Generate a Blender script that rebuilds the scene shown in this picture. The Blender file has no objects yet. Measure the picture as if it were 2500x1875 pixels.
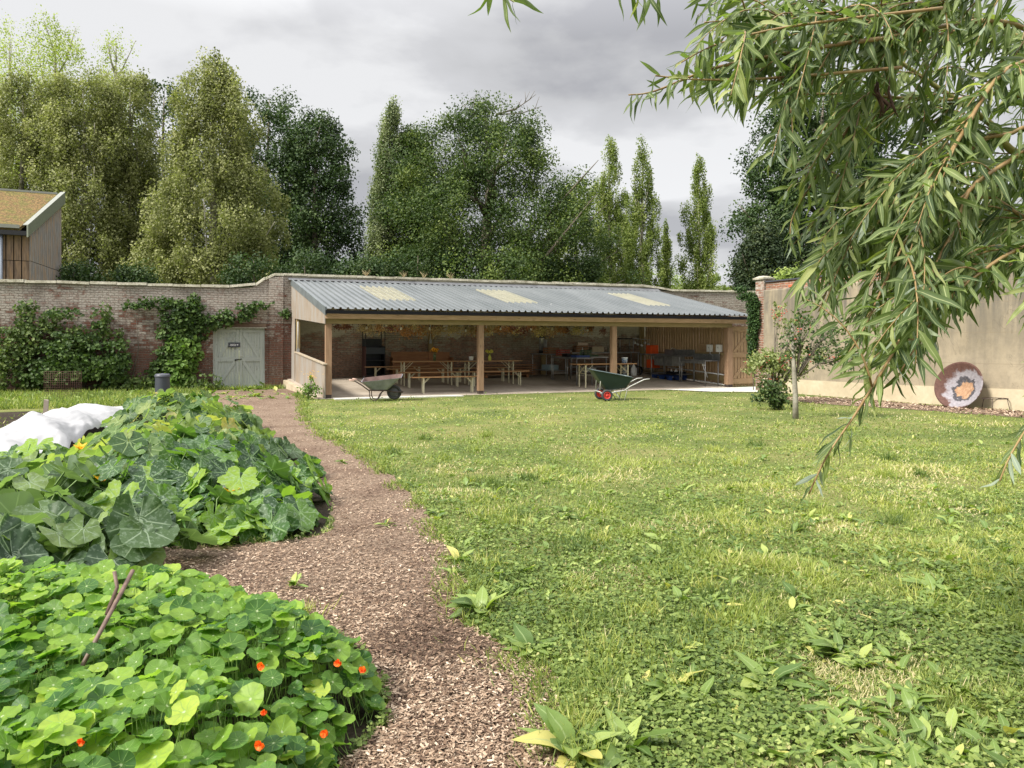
import bpy, math, random
import numpy as np
from mathutils import Vector, Matrix
random.seed(7); rng = np.random.default_rng(7)
S = bpy.context.scene; COL = S.collection
R = math.radians; PI = math.pi

# ---------------------------------------------------------------- camera, sky, sun, exposure
cd = bpy.data.cameras.new('camera'); cam = bpy.data.objects.new('camera', cd); COL.objects.link(cam)
cam.location = (0, 0, 1.5); cam.rotation_euler = (R(90), 0, 0)
cd.sensor_width = 36; cd.lens = 26.0; cd.shift_y = -0.0398; cd.clip_start = 0.05; cd.clip_end = 2000
S.camera = cam
S.render.resolution_x = 1024; S.render.resolution_y = 768
S.view_settings.view_transform = 'Standard'; S.view_settings.look = 'None'
S.view_settings.exposure = 0.6; S.view_settings.gamma = 1; S.view_settings.use_curve_mapping = False
S.render.engine = 'CYCLES'
try:
    S.cycles.max_bounces = 6; S.cycles.transparent_max_bounces = 4; S.cycles.diffuse_bounces = 4
except Exception: pass
SUN_AZ = R(236); SUN_EL = R(44)
W = bpy.data.worlds.new('World'); S.world = W; W.use_nodes = True
SKY_LIGHT = 1.0
SUN_STRENGTH = 4.6
def build_world():
    nt = W.node_tree; nt.nodes.clear(); N = nt.nodes.new; L = nt.links.new
    out = N('ShaderNodeOutputWorld'); add = N('ShaderNodeMixShader'); add.inputs[0].default_value = .9
    bg1 = N('ShaderNodeBackground'); bg2 = N('ShaderNodeBackground')
    sky = N('ShaderNodeTexSky'); sky.sky_type = 'NISHITA'; sky.sun_disc = False
    sky.sun_elevation = SUN_EL; sky.sun_rotation = SUN_AZ
    L(sky.outputs[0], bg1.inputs[0]); bg1.inputs[1].default_value = 0.05
    tc = N('ShaderNodeTexCoord'); sep = N('ShaderNodeSeparateXYZ'); L(tc.outputs['Generated'], sep.inputs[0])
    def math_(op, a, b=None, clamp=False):
        m = N('ShaderNodeMath'); m.operation = op; m.use_clamp = clamp
        for i, v in enumerate((a, b)):
            if v is None: continue
            if isinstance(v, (int, float)): m.inputs[i].default_value = v
            else: L(v, m.inputs[i])
        return m.outputs[0]
    z = math_('MAXIMUM', sep.outputs[2], 0.0)
    den = math_('ADD', z, 0.16)
    cx = math_('DIVIDE', sep.outputs[0], den); cy = math_('DIVIDE', sep.outputs[1], den)
    comb = N('ShaderNodeCombineXYZ'); L(cx, comb.inputs[0]); L(cy, comb.inputs[1]); comb.inputs[2].default_value = 5.3
    n1 = N('ShaderNodeTexNoise'); n1.inputs['Scale'].default_value = 0.75; n1.inputs['Detail'].default_value = 7
    n1.inputs['Roughness'].default_value = 0.5; n1.inputs['Distortion'].default_value = 0.35; L(comb.outputs[0], n1.inputs[0])
    n2 = N('ShaderNodeTexNoise'); n2.inputs['Scale'].default_value = 2.2; n2.inputs['Detail'].default_value = 6; L(comb.outputs[0], n2.inputs[0])
    mix = math_('ADD', math_('MULTIPLY', n1.outputs[0], 0.74), math_('MULTIPLY', n2.outputs[0], 0.26))
    rp = N('ShaderNodeValToRGB'); L(mix, rp.inputs[0])
    e = rp.color_ramp.elements
    e[0].position = 0.44; e[0].color = (.33, .33, .345, 1)
    e[1].position = 0.585; e[1].color = (.61, .61, .615, 1)
    m1 = e.new(0.48); m1.color = (.425, .425, .432, 1)
    m2 = e.new(0.535); m2.color = (.48, .48, .49, 1)
    up = N('ShaderNodeMapRange'); L(z, up.inputs[0]); up.inputs[1].default_value = 0.38; up.inputs[2].default_value = 0.85
    up.inputs[3].default_value = 1.0; up.inputs[4].default_value = 4.2
    low = N('ShaderNodeMapRange'); L(z, low.inputs[0]); low.inputs[1].default_value = 0.0; low.inputs[2].default_value = 0.30
    low.inputs[3].default_value = 1.13; low.inputs[4].default_value = 1.0
    st = math_('MULTIPLY', up.outputs[0], low.outputs[0]); st = math_('MULTIPLY', st, SKY_LIGHT)
    L(rp.outputs[0], bg2.inputs[0]); L(st, bg2.inputs[1])
    L(bg1.outputs[0], add.inputs[1]); L(bg2.outputs[0], add.inputs[2]); L(add.outputs[0], out.inputs[0])
build_world()
sl = bpy.data.lights.new('sun', 'SUN'); sl.energy = SUN_STRENGTH; sl.angle = R(11); sl.color = (1, .955, .87)
so = bpy.data.objects.new('sun', sl); COL.objects.link(so)
sd = Vector((math.sin(SUN_AZ) * math.cos(SUN_EL), math.cos(SUN_AZ) * math.cos(SUN_EL), math.sin(SUN_EL)))
so.rotation_euler = sd.to_track_quat('Z', 'Y').to_euler(); so.location = (-20, -10, 30)

# ---------------------------------------------------------------- places (metres) read off the photograph
OX, OY, TH = -5.07, 20.0, R(22); CT, ST = math.cos(TH), math.sin(TH)
def P(u, v, z=None):                      # shed frame -> world; z None = on the sloping floor
    if z is None: z = 0.02 + 0.052 * v
    return Vector((OX + CT * u - ST * v, OY + ST * u + CT * v, z))
def ray(px, py, d): return Vector(((px - 1250) / 1805 * d, d, 1.5 - (py - 838) / 1805 * d))
def gnd(px, py, z=0.0): return ray(px, py, (1.5 - z) * 1805 / (py - 838))
def onv(px, py, v):                       # point of the vertical plane v = const
    a = (px - 1250) / 1805
    u = (a * (OY + CT * v) - OX + ST * v) / (CT - a * ST); Y = OY + ST * u + CT * v
    return u, 1.5 - (py - 838) / 1805 * Y

# ---------------------------------------------------------------- mesh helpers
class MB:
    def __init__(s): s.v = []; s.f = []; s.uv = []; s.sm = []
    def face(s, pts, uv=None, smooth=False):
        b = len(s.v); s.v += [tuple(p) for p in pts]; s.f.append(tuple(range(b, b + len(pts))))
        if uv is None: uv = [(0, 0)] * len(pts)
        s.uv += list(uv); s.sm.append(smooth)
    def hexa(s, p, uvs=None):             # p[0..3] bottom ccw, p[4..7] top
        p = [Vector(q) for q in p]
        ex = (p[1] - p[0]).length; ey = (p[3] - p[0]).length; ez = (p[4] - p[0]).length
        off = random.random() * 7
        ax = [ex, ey, ez]; lg = ax.index(max(ax))
        co = [(0,0,0),(ex,0,0),(ex,ey,0),(0,ey,0),(0,0,ez),(ex,0,ez),(ex,ey,ez),(0,ey,ez)]
        for q in ((3,2,1,0),(4,5,6,7),(0,1,5,4),(1,2,6,5),(2,3,7,6),(3,0,4,7)):
            axs = [i for i in range(3) if max(co[k][i] for k in q) - min(co[k][i] for k in q) > 1e-9]
            if len(axs) < 2: axs = [0, 1]
            if lg in axs: a = lg; b = [i for i in axs if i != lg][0]
            else: a, b = axs[0], axs[1]
            s.face([p[k] for k in q], [(co[k][a] + off, co[k][b] + off * .37) for k in q])
    def box(s, c, d, rz=0, M=None):
        x, y, z = (k / 2 for k in d); c = Vector(c)
        m = M if M is not None else Matrix.Rotation(rz, 3, 'Z')
        s.hexa([c + m @ Vector(q) for q in ((-x,-y,-z),(x,-y,-z),(x,y,-z),(-x,y,-z),(-x,-y,z),(x,-y,z),(x,y,z),(-x,y,z))])
    def b2(s, a, b):                      # box from two corners
        s.box([(a[i] + b[i]) / 2 for i in range(3)], [abs(b[i] - a[i]) for i in range(3)])
    def bar(s, p, q, w, h, up=(0, 0, 1)):
        p = Vector(p); q = Vector(q); d = (q - p); L_ = d.length; d.normalize(); up = Vector(up)
        if abs(d.dot(up)) > .98: up = Vector((0, 1, 0))
        y = up.cross(d).normalized(); z = d.cross(y)
        m = Matrix((d, y, z)).transposed(); s.box((p + q) / 2, (L_, w, h), M=m)
    def tube(s, pts, r, n=8, cap=True):
        pts = [Vector(p) for p in pts]; rs = r if isinstance(r, (list, tuple)) else [r] * len(pts)
        b = len(s.v); t0 = None; acc = 0
        prev = None; base = []
        for i, p in enumerate(pts):
            t = (pts[min(i + 1, len(pts) - 1)] - pts[max(i - 1, 0)]).normalized()
            if prev is None:
                a = Vector((0, 0, 1)) if abs(t.z) < .9 else Vector((1, 0, 0)); x = t.cross(a).normalized()
            else:
                x = prev - t * prev.dot(t)
                x = x.normalized() if x.length > 1e-6 else t.orthogonal().normalized()
            prev = x; y = t.cross(x); acc += (p - pts[i - 1]).length if i else 0; base.append(acc)
            for k in range(n):
                a = 2 * PI * k / n; s.v.append(tuple(p + (x * math.cos(a) + y * math.sin(a)) * rs[i]))
        for i in range(len(pts) - 1):
            for k in range(n):
                k2 = (k + 1) % n
                s.f.append((b + i * n + k, b + i * n + k2, b + (i + 1) * n + k2, b + (i + 1) * n + k)); s.sm.append(True)
                s.uv += [(base[i], k / n * .1), (base[i], (k + 1) / n * .1), (base[i + 1], (k + 1) / n * .1), (base[i + 1], k / n * .1)]
        if cap:
            for i, rev in ((0, True), (len(pts) - 1, False)):
                f = [b + i * n + k for k in range(n)]
                if rev: f.reverse()
                s.f.append(tuple(f)); s.uv += [(0, 0)] * n; s.sm.append(False)
    def lathe(s, prof, c=(0, 0, 0), n=24, M=None, smooth=True):   # prof: (r, z)
        b = len(s.v); c = Vector(c); m = M or Matrix.Identity(3)
        for r_, z_ in prof:
            for k in range(n):
                a = 2 * PI * k / n; s.v.append(tuple(c + m @ Vector((r_ * math.cos(a), r_ * math.sin(a), z_))))
        for i in range(len(prof) - 1):
            for k in range(n):
                k2 = (k + 1) % n; s.f.append((b + i * n + k, b + i * n + k2, b + (i + 1) * n + k2, b + (i + 1) * n + k)); s.sm.append(smooth)
                s.uv += [(k / n, prof[i][1]), ((k + 1) / n, prof[i][1]), ((k + 1) / n, prof[i + 1][1]), (k / n, prof[i + 1][1])]
    def grid(s, fn, nu, nv, smooth=True):
        b = len(s.v)
        for j in range(nv + 1):
            for i in range(nu + 1): s.v.append(tuple(fn(i / nu, j / nv)))
        for j in range(nv):
            for i in range(nu):
                a = b + j * (nu + 1) + i; s.f.append((a, a + 1, a + nu + 2, a + nu + 1)); s.sm.append(smooth)
                s.uv += [(i / nu, j / nv), ((i + 1) / nu, j / nv), ((i + 1) / nu, (j + 1) / nv), (i / nu, (j + 1) / nv)]
    def build(s, name, m, parent=None, loc=None, rotz=0, bevel=0):
        me = bpy.data.meshes.new(name); me.from_pydata(s.v, [], s.f); me.update()
        ul = me.uv_layers.new(name='UVMap'); ul.data.foreach_set('uv', np.array(s.uv, dtype=np.float32).ravel())
        me.polygons.foreach_set('use_smooth', s.sm)
        o = bpy.data.objects.new(name, me); COL.objects.link(o)
        if m: me.materials.append(m)
        if parent: o.parent = parent
        if loc is not None: o.location = loc
        if rotz: o.rotation_euler = (0, 0, rotz)
        if bevel:
            bm_ = o.modifiers.new('bevel', 'BEVEL'); bm_.width = bevel; bm_.segments = 2; bm_.limit_method = 'ANGLE'
        return o

def fastmesh(name, V, F, m, UV=None, rnd=None, smooth=False, parent=None):
    V = np.asarray(V, dtype=np.float32); F = np.asarray(F, dtype=np.int32); k = F.shape[1]
    me = bpy.data.meshes.new(name); me.vertices.add(len(V)); me.vertices.foreach_set('co', V.ravel())
    me.loops.add(F.size); me.loops.foreach_set('vertex_index', F.ravel())
    me.polygons.add(len(F)); me.polygons.foreach_set('loop_start', np.arange(0, F.size, k, dtype=np.int32))
    try: me.polygons.foreach_set('loop_total', np.full(len(F), k, dtype=np.int32))
    except Exception: pass
    me.update(calc_edges=True)
    if UV is not None:
        ul = me.uv_layers.new(name='UVMap'); ul.data.foreach_set('uv', np.asarray(UV, dtype=np.float32)[F.ravel()].ravel())
    if rnd is not None:
        at = me.attributes.new('rnd', 'FLOAT', 'FACE'); at.data.foreach_set('value', np.asarray(rnd, dtype=np.float32))
    me.polygons.foreach_set('use_smooth', np.full(len(F), smooth))
    if m: me.materials.append(m)
    o = bpy.data.objects.new(name, me); COL.objects.link(o)
    if parent: o.parent = parent
    return o
def norm(a): return a / np.maximum(np.linalg.norm(a, axis=-1, keepdims=True), 1e-9)
def frames(d, n):                          # columns: d (x), n (z)
    d = norm(d); y = norm(np.cross(n, d)); z = np.cross(d, y); return np.stack([d, y, z], axis=-1)
class Leaves:                              # many copies of a small leaf shape baked into one mesh
    def __init__(s): s.V = []; s.F = []; s.U = []; s.R = []; s.n = 0
    def add(s, tpl, pos, fr, sc, rnd):
        tv, tf, tu = tpl; N = len(pos)
        if N == 0: return
        sc = np.asarray(sc); sc = sc[:, None, None] if sc.ndim == 1 else sc[:, None, :]
        V = np.einsum('nij,nkj->nki', fr, tv[None] * sc) + pos[:, None, :]
        k = len(tv); F = tf[None] + (np.arange(N) * k)[:, None, None] + s.n
        s.V.append(V.reshape(-1, 3)); s.F.append(F.reshape(-1, tf.shape[1])); s.U.append(np.tile(tu, (N, 1)))
        s.R.append(np.repeat(rnd, len(tf))); s.n += N * k
    def build(s, name, m, parent=None, smooth=False):
        return fastmesh(name, np.concatenate(s.V), np.concatenate(s.F), m, np.concatenate(s.U), np.concatenate(s.R), smooth, parent)
def tag(o, label=None, cat=None, group=None, kind=None):
    if label: o['label'] = label
    if cat: o['category'] = cat
    if group: o['group'] = group
    if kind: o['kind'] = kind
    return o
def thing(name, label, cat, loc=(0, 0, 0), rz=0, group=None):
    o = bpy.data.objects.new(name, None); COL.objects.link(o); o.location = loc; o.rotation_euler = (0, 0, rz); o.empty_display_size = .1
    return tag(o, label, cat, group)
def dup(root, loc=None, rz=None, label=None, scale=None):
    r = root.copy(); COL.objects.link(r)
    if loc is not None: r.location = loc
    if rz is not None: r.rotation_euler = (0, 0, rz)
    if scale: r.scale = scale
    if label: r['label'] = label
    for ch in list(root.children):
        c = ch.copy(); COL.objects.link(c); c.parent = r
        for g in list(ch.children):
            d = g.copy(); COL.objects.link(d); d.parent = c
    return r
def vnoise(x, y, seed=0):                  # smooth value noise in [0,1]
    xi = np.floor(x).astype(np.int64); yi = np.floor(y).astype(np.int64); fx = x - xi; fy = y - yi
    fx = fx * fx * (3 - 2 * fx); fy = fy * fy * (3 - 2 * fy)
    def h(a, b):
        n = (a * 374761393 + b * 668265263 + seed * 974711) & 0x7fffffff
        n = ((n ^ (n >> 13)) * 1274126177) & 0x7fffffff
        return ((n ^ (n >> 16)) & 0xffff) / 65535.0
    return (h(xi, yi) * (1 - fx) + h(xi + 1, yi) * fx) * (1 - fy) + (h(xi, yi + 1) * (1 - fx) + h(xi + 1, yi + 1) * fx) * fy
def inpoly(x, y, poly):
    r = np.zeros(len(x), bool); n = len(poly)
    for i in range(n):
        x1, y1 = poly[i]; x2, y2 = poly[(i + 1) % n]
        c = ((y1 > y) != (y2 > y)) & (x < (x2 - x1) * (y - y1) / (y2 - y1 + 1e-12) + x1); r ^= c
    return r

# ---------------------------------------------------------------- materials
class NT:
    def __init__(s, name):
        s.m = bpy.data.materials.new(name); s.m.use_nodes = True; s.t = s.m.node_tree; s.t.nodes.clear()
        s.out = s.n('ShaderNodeOutputMaterial')
    def n(s, ty, **kw):
        nd = s.t.nodes.new(ty)
        for k, v in kw.items(): setattr(nd, k, v)
        return nd
    def set(s, nd, key, v):
        i = nd.inputs[key]
        if hasattr(v, 'is_linked') or isinstance(v, bpy.types.NodeSocket): s.t.links.new(v, i)
        else:
            if isinstance(v, tuple) and len(v) == 3 and i.type == 'RGBA': v = (*v, 1)
            i.default_value = v
    def math(s, op, a, b=0.0, clamp=False):
        m = s.n('ShaderNodeMath', operation=op, use_clamp=clamp); s.set(m, 0, a); s.set(m, 1, b); return m.outputs[0]
    def mr(s, v, a, b, c=0.0, d=1.0):
        m = s.n('ShaderNodeMapRange'); s.set(m, 0, v); s.set(m, 1, a); s.set(m, 2, b); s.set(m, 3, c); s.set(m, 4, d); return m.outputs[0]
    def vec(s, kind='Object', scale=(1, 1, 1), loc=(0, 0, 0)):
        tc = s.n('ShaderNodeTexCoord'); mp = s.n('ShaderNodeMapping'); s.t.links.new(tc.outputs[kind], mp.inputs[0])
        mp.inputs['Scale'].default_value = scale; mp.inputs['Location'].default_value = loc; return mp.outputs[0]
    def noise(s, v, scale, detail=4, rough=.55, dist=0.0):
        n = s.n('ShaderNodeTexNoise'); s.set(n, 'Vector', v); s.set(n, 'Scale', scale); s.set(n, 'Detail', detail); s.set(n, 'Roughness', rough); s.set(n, 'Distortion', dist)
        return n.outputs[0]
    def ramp(s, f, stops):
        r = s.n('ShaderNodeValToRGB'); s.set(r, 0, f); e = r.color_ramp.elements
        e[0].position, e[0].color = stops[0][0], (*stops[0][1], 1); e[1].position, e[1].color = stops[-1][0], (*stops[-1][1], 1)
        for p, c in stops[1:-1]: x = e.new(p); x.color = (*c, 1)
        return r.outputs[0]
    def mix(s, f, a, b, mode='MIX'):
        m = s.n('ShaderNodeMix', data_type='RGBA', blend_type=mode); s.set(m, 0, f); s.set(m, 6, a); s.set(m, 7, b); return m.outputs[2]
    def bump(s, h, strength=.3, dist=.01):
        b = s.n('ShaderNodeBump'); s.set(b, 'Height', h); b.inputs['Strength'].default_value = strength; b.inputs['Distance'].default_value = dist; return b.outputs[0]
    def pr(s, col, rough=.6, metal=0.0, normal=None, spec=.5, out=True, **kw):
        p = s.n('ShaderNodeBsdfPrincipled'); s.set(p, 'Base Color', col); s.set(p, 'Roughness', rough); s.set(p, 'Metallic', metal)
        s.set(p, 'Specular IOR Level', spec)
        if normal is not None: s.set(p, 'Normal', normal)
        for k, v in kw.items(): s.set(p, k, v)
        if out: s.t.links.new(p.outputs[0], s.out.inputs[0])
        return p
    def leaf(s, col, trans, tf=.35, rough=.5, spec=.35, normal=None):
        p = s.pr(col, rough, spec=spec, normal=normal, out=False); t = s.n('ShaderNodeBsdfTranslucent'); s.set(t, 0, trans)
        mx = s.n('ShaderNodeMixShader'); mx.inputs[0].default_value = tf
        s.t.links.new(p.outputs[0], mx.inputs[1]); s.t.links.new(t.outputs[0], mx.inputs[2]); s.t.links.new(mx.outputs[0], s.out.inputs[0]); return s.m
    def attr(s, name='rnd'):
        a = s.n('ShaderNodeAttribute'); a.attribute_name = name; return a.outputs['Fac']
def nmat(name, c1, c2, scale=6, rough=.6, metal=0.0, bump=.15, stretch=(1, 1, 1), coord='Object', spec=.5, lo=.35, hi=.65):
    m = NT(name); v = m.vec(coord, stretch); f = m.noise(v, scale, 6); col = m.ramp(f, [(lo, c1), (hi, c2)])
    f2 = m.noise(v, scale * 6, 3); col = m.mix(m.mr(f2, .3, .7, 0, .25), col, (c1[0] * .6, c1[1] * .6, c1[2] * .6))
    m.pr(col, rough, metal, m.bump(f2, bump, .01) if bump else None, spec); return m.m
def wood(name, c1, c2, rough=.7, knots=True, weather=None):
    m = NT(name); v = m.vec('UV', (1.2, 26, 1)); f = m.noise(v, 2.2, 6, .6, .6); v2 = m.vec('UV', (2.5, 9, 1)); g = m.noise(v2, 1.2, 3)
    col = m.ramp(f, [(.3, c1), (.7, c2)]); col = m.mix(m.mr(g, .35, .7, 0, .4), col, tuple(k * .6 for k in c1))
    if knots:
        vo = m.n('ShaderNodeTexVoronoi'); m.set(vo, 'Vector', m.vec('UV', (1.6, 6, 1))); m.set(vo, 'Scale', 1.3)
        col = m.mix(m.mr(vo.outputs['Distance'], .05, .14, .75, 0), col, tuple(k * .35 for k in c1))
    if weather:
        h = m.noise(m.vec('Object', (1.3, 1.3, .6)), 1.5, 4); col = m.mix(m.mr(h, .4, .6), col, weather)
    m.pr(col, rough, 0.0, m.bump(f, .35, .004), .3); return m.m
def flat(name, c, rough=.5, metal=0.0, spec=.5):
    return nmat(name, c, tuple(min(1, k * 1.15) for k in c), 9, rough, metal, .05, spec=spec)
def card(name, stops, trans=1.0, tf=.3, rough=.55, spec=.25):
    m = NT(name); col = m.ramp(m.attr(), stops)
    tcol = m.mix(1.0, col, (1.3 * trans, 1.5 * trans, .7 * trans), 'MULTIPLY'); return m.leaf(col, tcol, tf, rough, spec)

# ================================================================ ground
def mat_lawn():
    m = NT('lawn'); v = m.vec('Object'); a = m.noise(v, .55, 5, .6); b = m.noise(v, 3.2, 6, .65); c = m.noise(v, 40, 4, .7)
    col = m.ramp(a, [(.34, (.10, .135, .04)), (.48, (.165, .195, .055)), (.62, (.25, .24, .09))])
    col = m.mix(m.mr(b, .52, .72, 0, .6), col, (.16, .125, .06)); col = m.mix(m.mr(c, .4, .62, .55, 0), col, (.035, .045, .012))
    m.pr(col, .9, 0, m.bump(c, .6, .03), .1); return m.m
def mat_soil():
    m = NT('soil'); v = m.vec('Object'); a = m.noise(v, 2.2, 6, .65); c = m.noise(v, 30, 5, .7)
    col = m.ramp(a, [(.35, (.022, .017, .013)), (.65, (.048, .038, .028))]); col = m.mix(m.mr(c, .45, .7, 0, .5), col, (.085, .07, .05))
    m.pr(col, .95, 0, m.bump(c, .8, .03), .1); return m.m
def mat_chipbase():
    m = NT('chip_base'); v = m.vec('Object'); a = m.noise(v, 1.3, 5, .6); vo = m.n('ShaderNodeTexVoronoi'); m.set(vo, 'Vector', m.vec('Object', (1, 1, 1))); m.set(vo, 'Scale', 45)
    c = m.noise(v, 70, 5, .7)
    col = m.ramp(c, [(.3, (.06, .036, .024)), (.5, (.19, .135, .095)), (.7, (.42, .325, .245))]); col = m.mix(m.mr(a, .45, .7, 0, .55), col, (.09, .05, .035))
    m.pr(col, .9, 0, m.bump(c, .8, .02), .15); return m.m
M_lawn, M_soil, M_chipbase = mat_lawn(), mat_soil(), mat_chipbase()
b = MB(); b.face([(-700, -60, 0), (700, -60, 0), (700, 900, 0), (-700, 900, 0)])
tag(b.build('ground', M_lawn), kind='structure')
def smoothline(pts, n=8, jit=0.0):
    out = []; k = len(pts)
    for i in range(k - 1):
        p0, p1, p2, p3 = (Vector(pts[max(0, min(k - 1, i + j))]) for j in (-1, 0, 1, 2))
        for q in range(n):
            t = q / n; out.append(.5 * ((2 * p1) + (p2 - p0) * t + (2 * p0 - 5 * p1 + 4 * p2 - p3) * t * t + (3 * p1 - p0 - 3 * p2 + p3) * t ** 3))
    out.append(Vector(pts[-1])); 
    return [tuple(c + random.uniform(-jit, jit) for c in p) for p in out]
PR = smoothline([(.42, .6), (.30, 2.0), (.22, 2.62), (.20, 3.05), (.17, 3.3), (-.02, 3.65), (-.25, 3.95), (-.31, 4.7), (-.52, 5.72), (-.85, 6.85), (-1.35, 8.3), (-1.85, 9.6), (-2.5, 11.0), (-3.05, 12.1), (-3.9, 14.2), (-4.7, 16.7), (-5.5, 19.6), (-6.3, 21.6)], 8, .035)
PL = smoothline([(-.9, .6), (-.75, 2.0), (-.60, 2.6), (-.50, 3.0), (-.75, 3.6), (-1.35, 4.15), (-1.9, 4.37), (-3.2, 4.5), (-3.2, 5.2), (-2.3, 5.4), (-1.5, 5.75), (-1.62, 6.6), (-2.1, 8.0), (-3.2, 10.5), (-4.5, 12.6), (-5.9, 15.4), (-7.3, 18.2), (-9.2, 21.6), (-9.6, 23.4)], 8, .03)
pathpoly = PR + [(-6.4, 22.6), (-7.0, 24.4)] + PL[::-1]
from mathutils.geometry import tessellate_polygon
def sheet(poly, z, name, m):
    V = [Vector((x, y, z)) for x, y in poly]; tri = tessellate_polygon([V]); b = MB(); b.v = [tuple(v) for v in V]
    for t in tri:
        q = [V[i] for i in t]
        if (q[1] - q[0]).cross(q[2] - q[0]).z < 0: t = t[::-1]
        b.f.append(tuple(t)); b.uv += [(0, 0)] * 3; b.sm.append(False)
    return tag(b.build(name, m), kind='structure')
bedpoly = [(-.9, .6), (-.75, 2.0), (-.6, 2.6), (-.5, 3.0), (-.75, 3.6), (-1.35, 4.15), (-1.9, 4.37), (-3.0, 4.45), (-3.0, 5.3), (-2.3, 5.45), (-1.5, 5.8), (-1.62, 6.6), (-1.95, 8.0), (-2.75, 10.5), (-3.9, 12.6), (-5.4, 15.6), (-7.2, 17.0), (-8.3, 16.1), (-8.9, 16.6), (-9.8, 15.7), (-10.6, 16.3), (-11.7, 15.6), (-14, 16.3), (-14, .6)]
sheet(bedpoly, .004, 'vegetable_bed', M_soil)
sheet(pathpoly, .008, 'woodchip_path', M_chipbase)
mulchpoly = [(7.1, 20.6), (8.9, 20.2), (10.2, 17.6), (11.3, 16.1), (13.6, 12.4), (12.6, 11.6), (11.0, 13.7), (10.0, 15.2), (8.8, 16.9), (7.6, 18.4)]
mulchpoly = smoothline(mulchpoly + [mulchpoly[0]], 6, .05)[:-1]
sheet(mulchpoly, .006, 'mulch_strip', M_chipbase)

# ================================================================ garden wall
def mat_brick(name, white=.5, wz=(1.2, 3.2), c1=(.20, .075, .05), c2=(.115, .055, .042), mortar=(.34, .29, .24), pale=(.55, .50, .44), green=0.0, lime=0):
    m = NT(name); uv = m.vec('UV')
    wob = m.n('ShaderNodeTexNoise'); m.set(wob, 'Vector', uv); m.set(wob, 'Scale', 5.0)
    mv = m.n('ShaderNodeVectorMath', operation='MULTIPLY_ADD'); m.t.links.new(wob.outputs[1], mv.inputs[0]); mv.inputs[1].default_value = (.04, .04, 0); m.t.links.new(uv, mv.inputs[2])
    bt = m.n('ShaderNodeTexBrick'); m.set(bt, 'Vector', mv.outputs[0]); bt.offset = .5
    for k, v in (('Scale', 1.0), ('Mortar Size', .009), ('Mortar Smooth', .4), ('Bias', -.1), ('Brick Width', .22), ('Row Height', .075)): m.set(bt, k, v)
    m.set(bt, 'Color1', c1); m.set(bt, 'Color2', c2); m.set(bt, 'Mortar', mortar)
    n1 = m.noise(uv, 1.1, 6, .65); n2 = m.noise(uv, 7, 5, .65); n3 = m.noise(uv, 26, 4, .6)
    sep = m.n('ShaderNodeSeparateXYZ'); m.set(sep, 0, uv)
    col = m.mix(m.mr(n2, .35, .7, 0, .6), bt.outputs[0], (.14, .10, .08)); col = m.mix(m.mr(m.noise(m.vec('UV', (1, 2.6, 1)), 9, 6, .75), .50, .62, 0, .7), col, (.075, .055, .045))
    h = m.mr(sep.outputs[1], wz[0], wz[1], -.16, .16)
    wv = m.math('ADD', m.math('ADD', m.math('MULTIPLY', n1, .55), m.math('MULTIPLY', n2, .45)), h)
    # lichen and limewash remains, brick by brick
    bt2 = m.n('ShaderNodeTexBrick'); m.set(bt2, 'Vector', mv.outputs[0]); bt2.offset = .5
    for k, v in (('Scale', 1.0), ('Mortar Size', .007), ('Mortar Smooth', .5), ('Bias', 0.0), ('Brick Width', .22), ('Row Height', .075)): m.set(bt2, k, v)
    m.set(bt2, 'Color1', (.0, .0, .0)); m.set(bt2, 'Color2', (.16, .16, .16)); m.set(bt2, 'Mortar', (-.05, 0, 0))
    wv = m.math('ADD', wv, bt2.outputs[0])
    wv = m.math('ADD', wv, m.math('MULTIPLY', m.math('SUBTRACT', m.noise(uv, .35, 4, .6), .5), .45))
    wm = m.math('MULTIPLY', m.mr(wv, .66 - .2 * white, .78 - .2 * white, 0, .95), m.mr(m.noise(m.vec('UV', (1, 2.2, 1)), 13, 5, .75), .36, .52, .12, 1), True)
    wc = m.mix(n3, pale, tuple(k * .62 for k in pale)); col = m.mix(wm, col, wc)
    edge = m.math('MULTIPLY', bt.outputs[1], .55); col = m.mix(edge, col, (.10, .085, .07) if white > .45 else mortar)
    sp = m.mr(n3, .64, .70, 0, .9); col = m.mix(sp, col, (.62, .58, .52))
    if green: col = m.mix(m.mr(m.noise(uv, .8, 5), .42, .62, 0, green), col, (.085, .085, .045))
    col = m.mix(m.mr(m.noise(m.vec('UV', (1, .45, 1)), .9, 6, .6), .48, .72, 0, .55), col, (.07, .055, .04))
    d = m.mr(sep.outputs[1], 0, .9, .5, 0); col = m.mix(m.math('MULTIPLY', d, n1, True), col, (.06, .06, .035))
    if lime:
        lz = m.math('ADD', sep.outputs[1], m.math('MULTIPLY', m.math('SUBTRACT', m.noise(uv, 1.3, 6, .65), .5), 1.5))
        col = m.mix(m.mr(lz, lime, lime + .12, 0, .92), col, m.ramp(n1, [(.3, (.34, .33, .24)), (.5, (.50, .47, .36)), (.7, (.62, .58, .47))]))
    ht = m.math('SUBTRACT', m.math('MULTIPLY', n3, .7), bt.outputs[1]); m.pr(col, .9, 0, m.bump(ht, .9, .018), .15); return m.m
M_brickL = mat_brick('old_brick_left', .62, (1.0, 3.0))
M_brickM = mat_brick('old_brick_pavilion', .5, (.2, 2.2), (.42, .24, .17), (.31, .20, .15), (.50, .44, .36), pale=(.50, .46, .35), green=.15, lime=1.75)
M_brickR = mat_brick('old_brick_right', .62, (1.5, 3.6), (.20, .10, .075), (.13, .08, .06))
M_brickNew = mat_brick('red_brick_band', .1, (0, 9), (.40, .17, .10), (.28, .13, .08), (.48, .42, .34))
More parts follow.
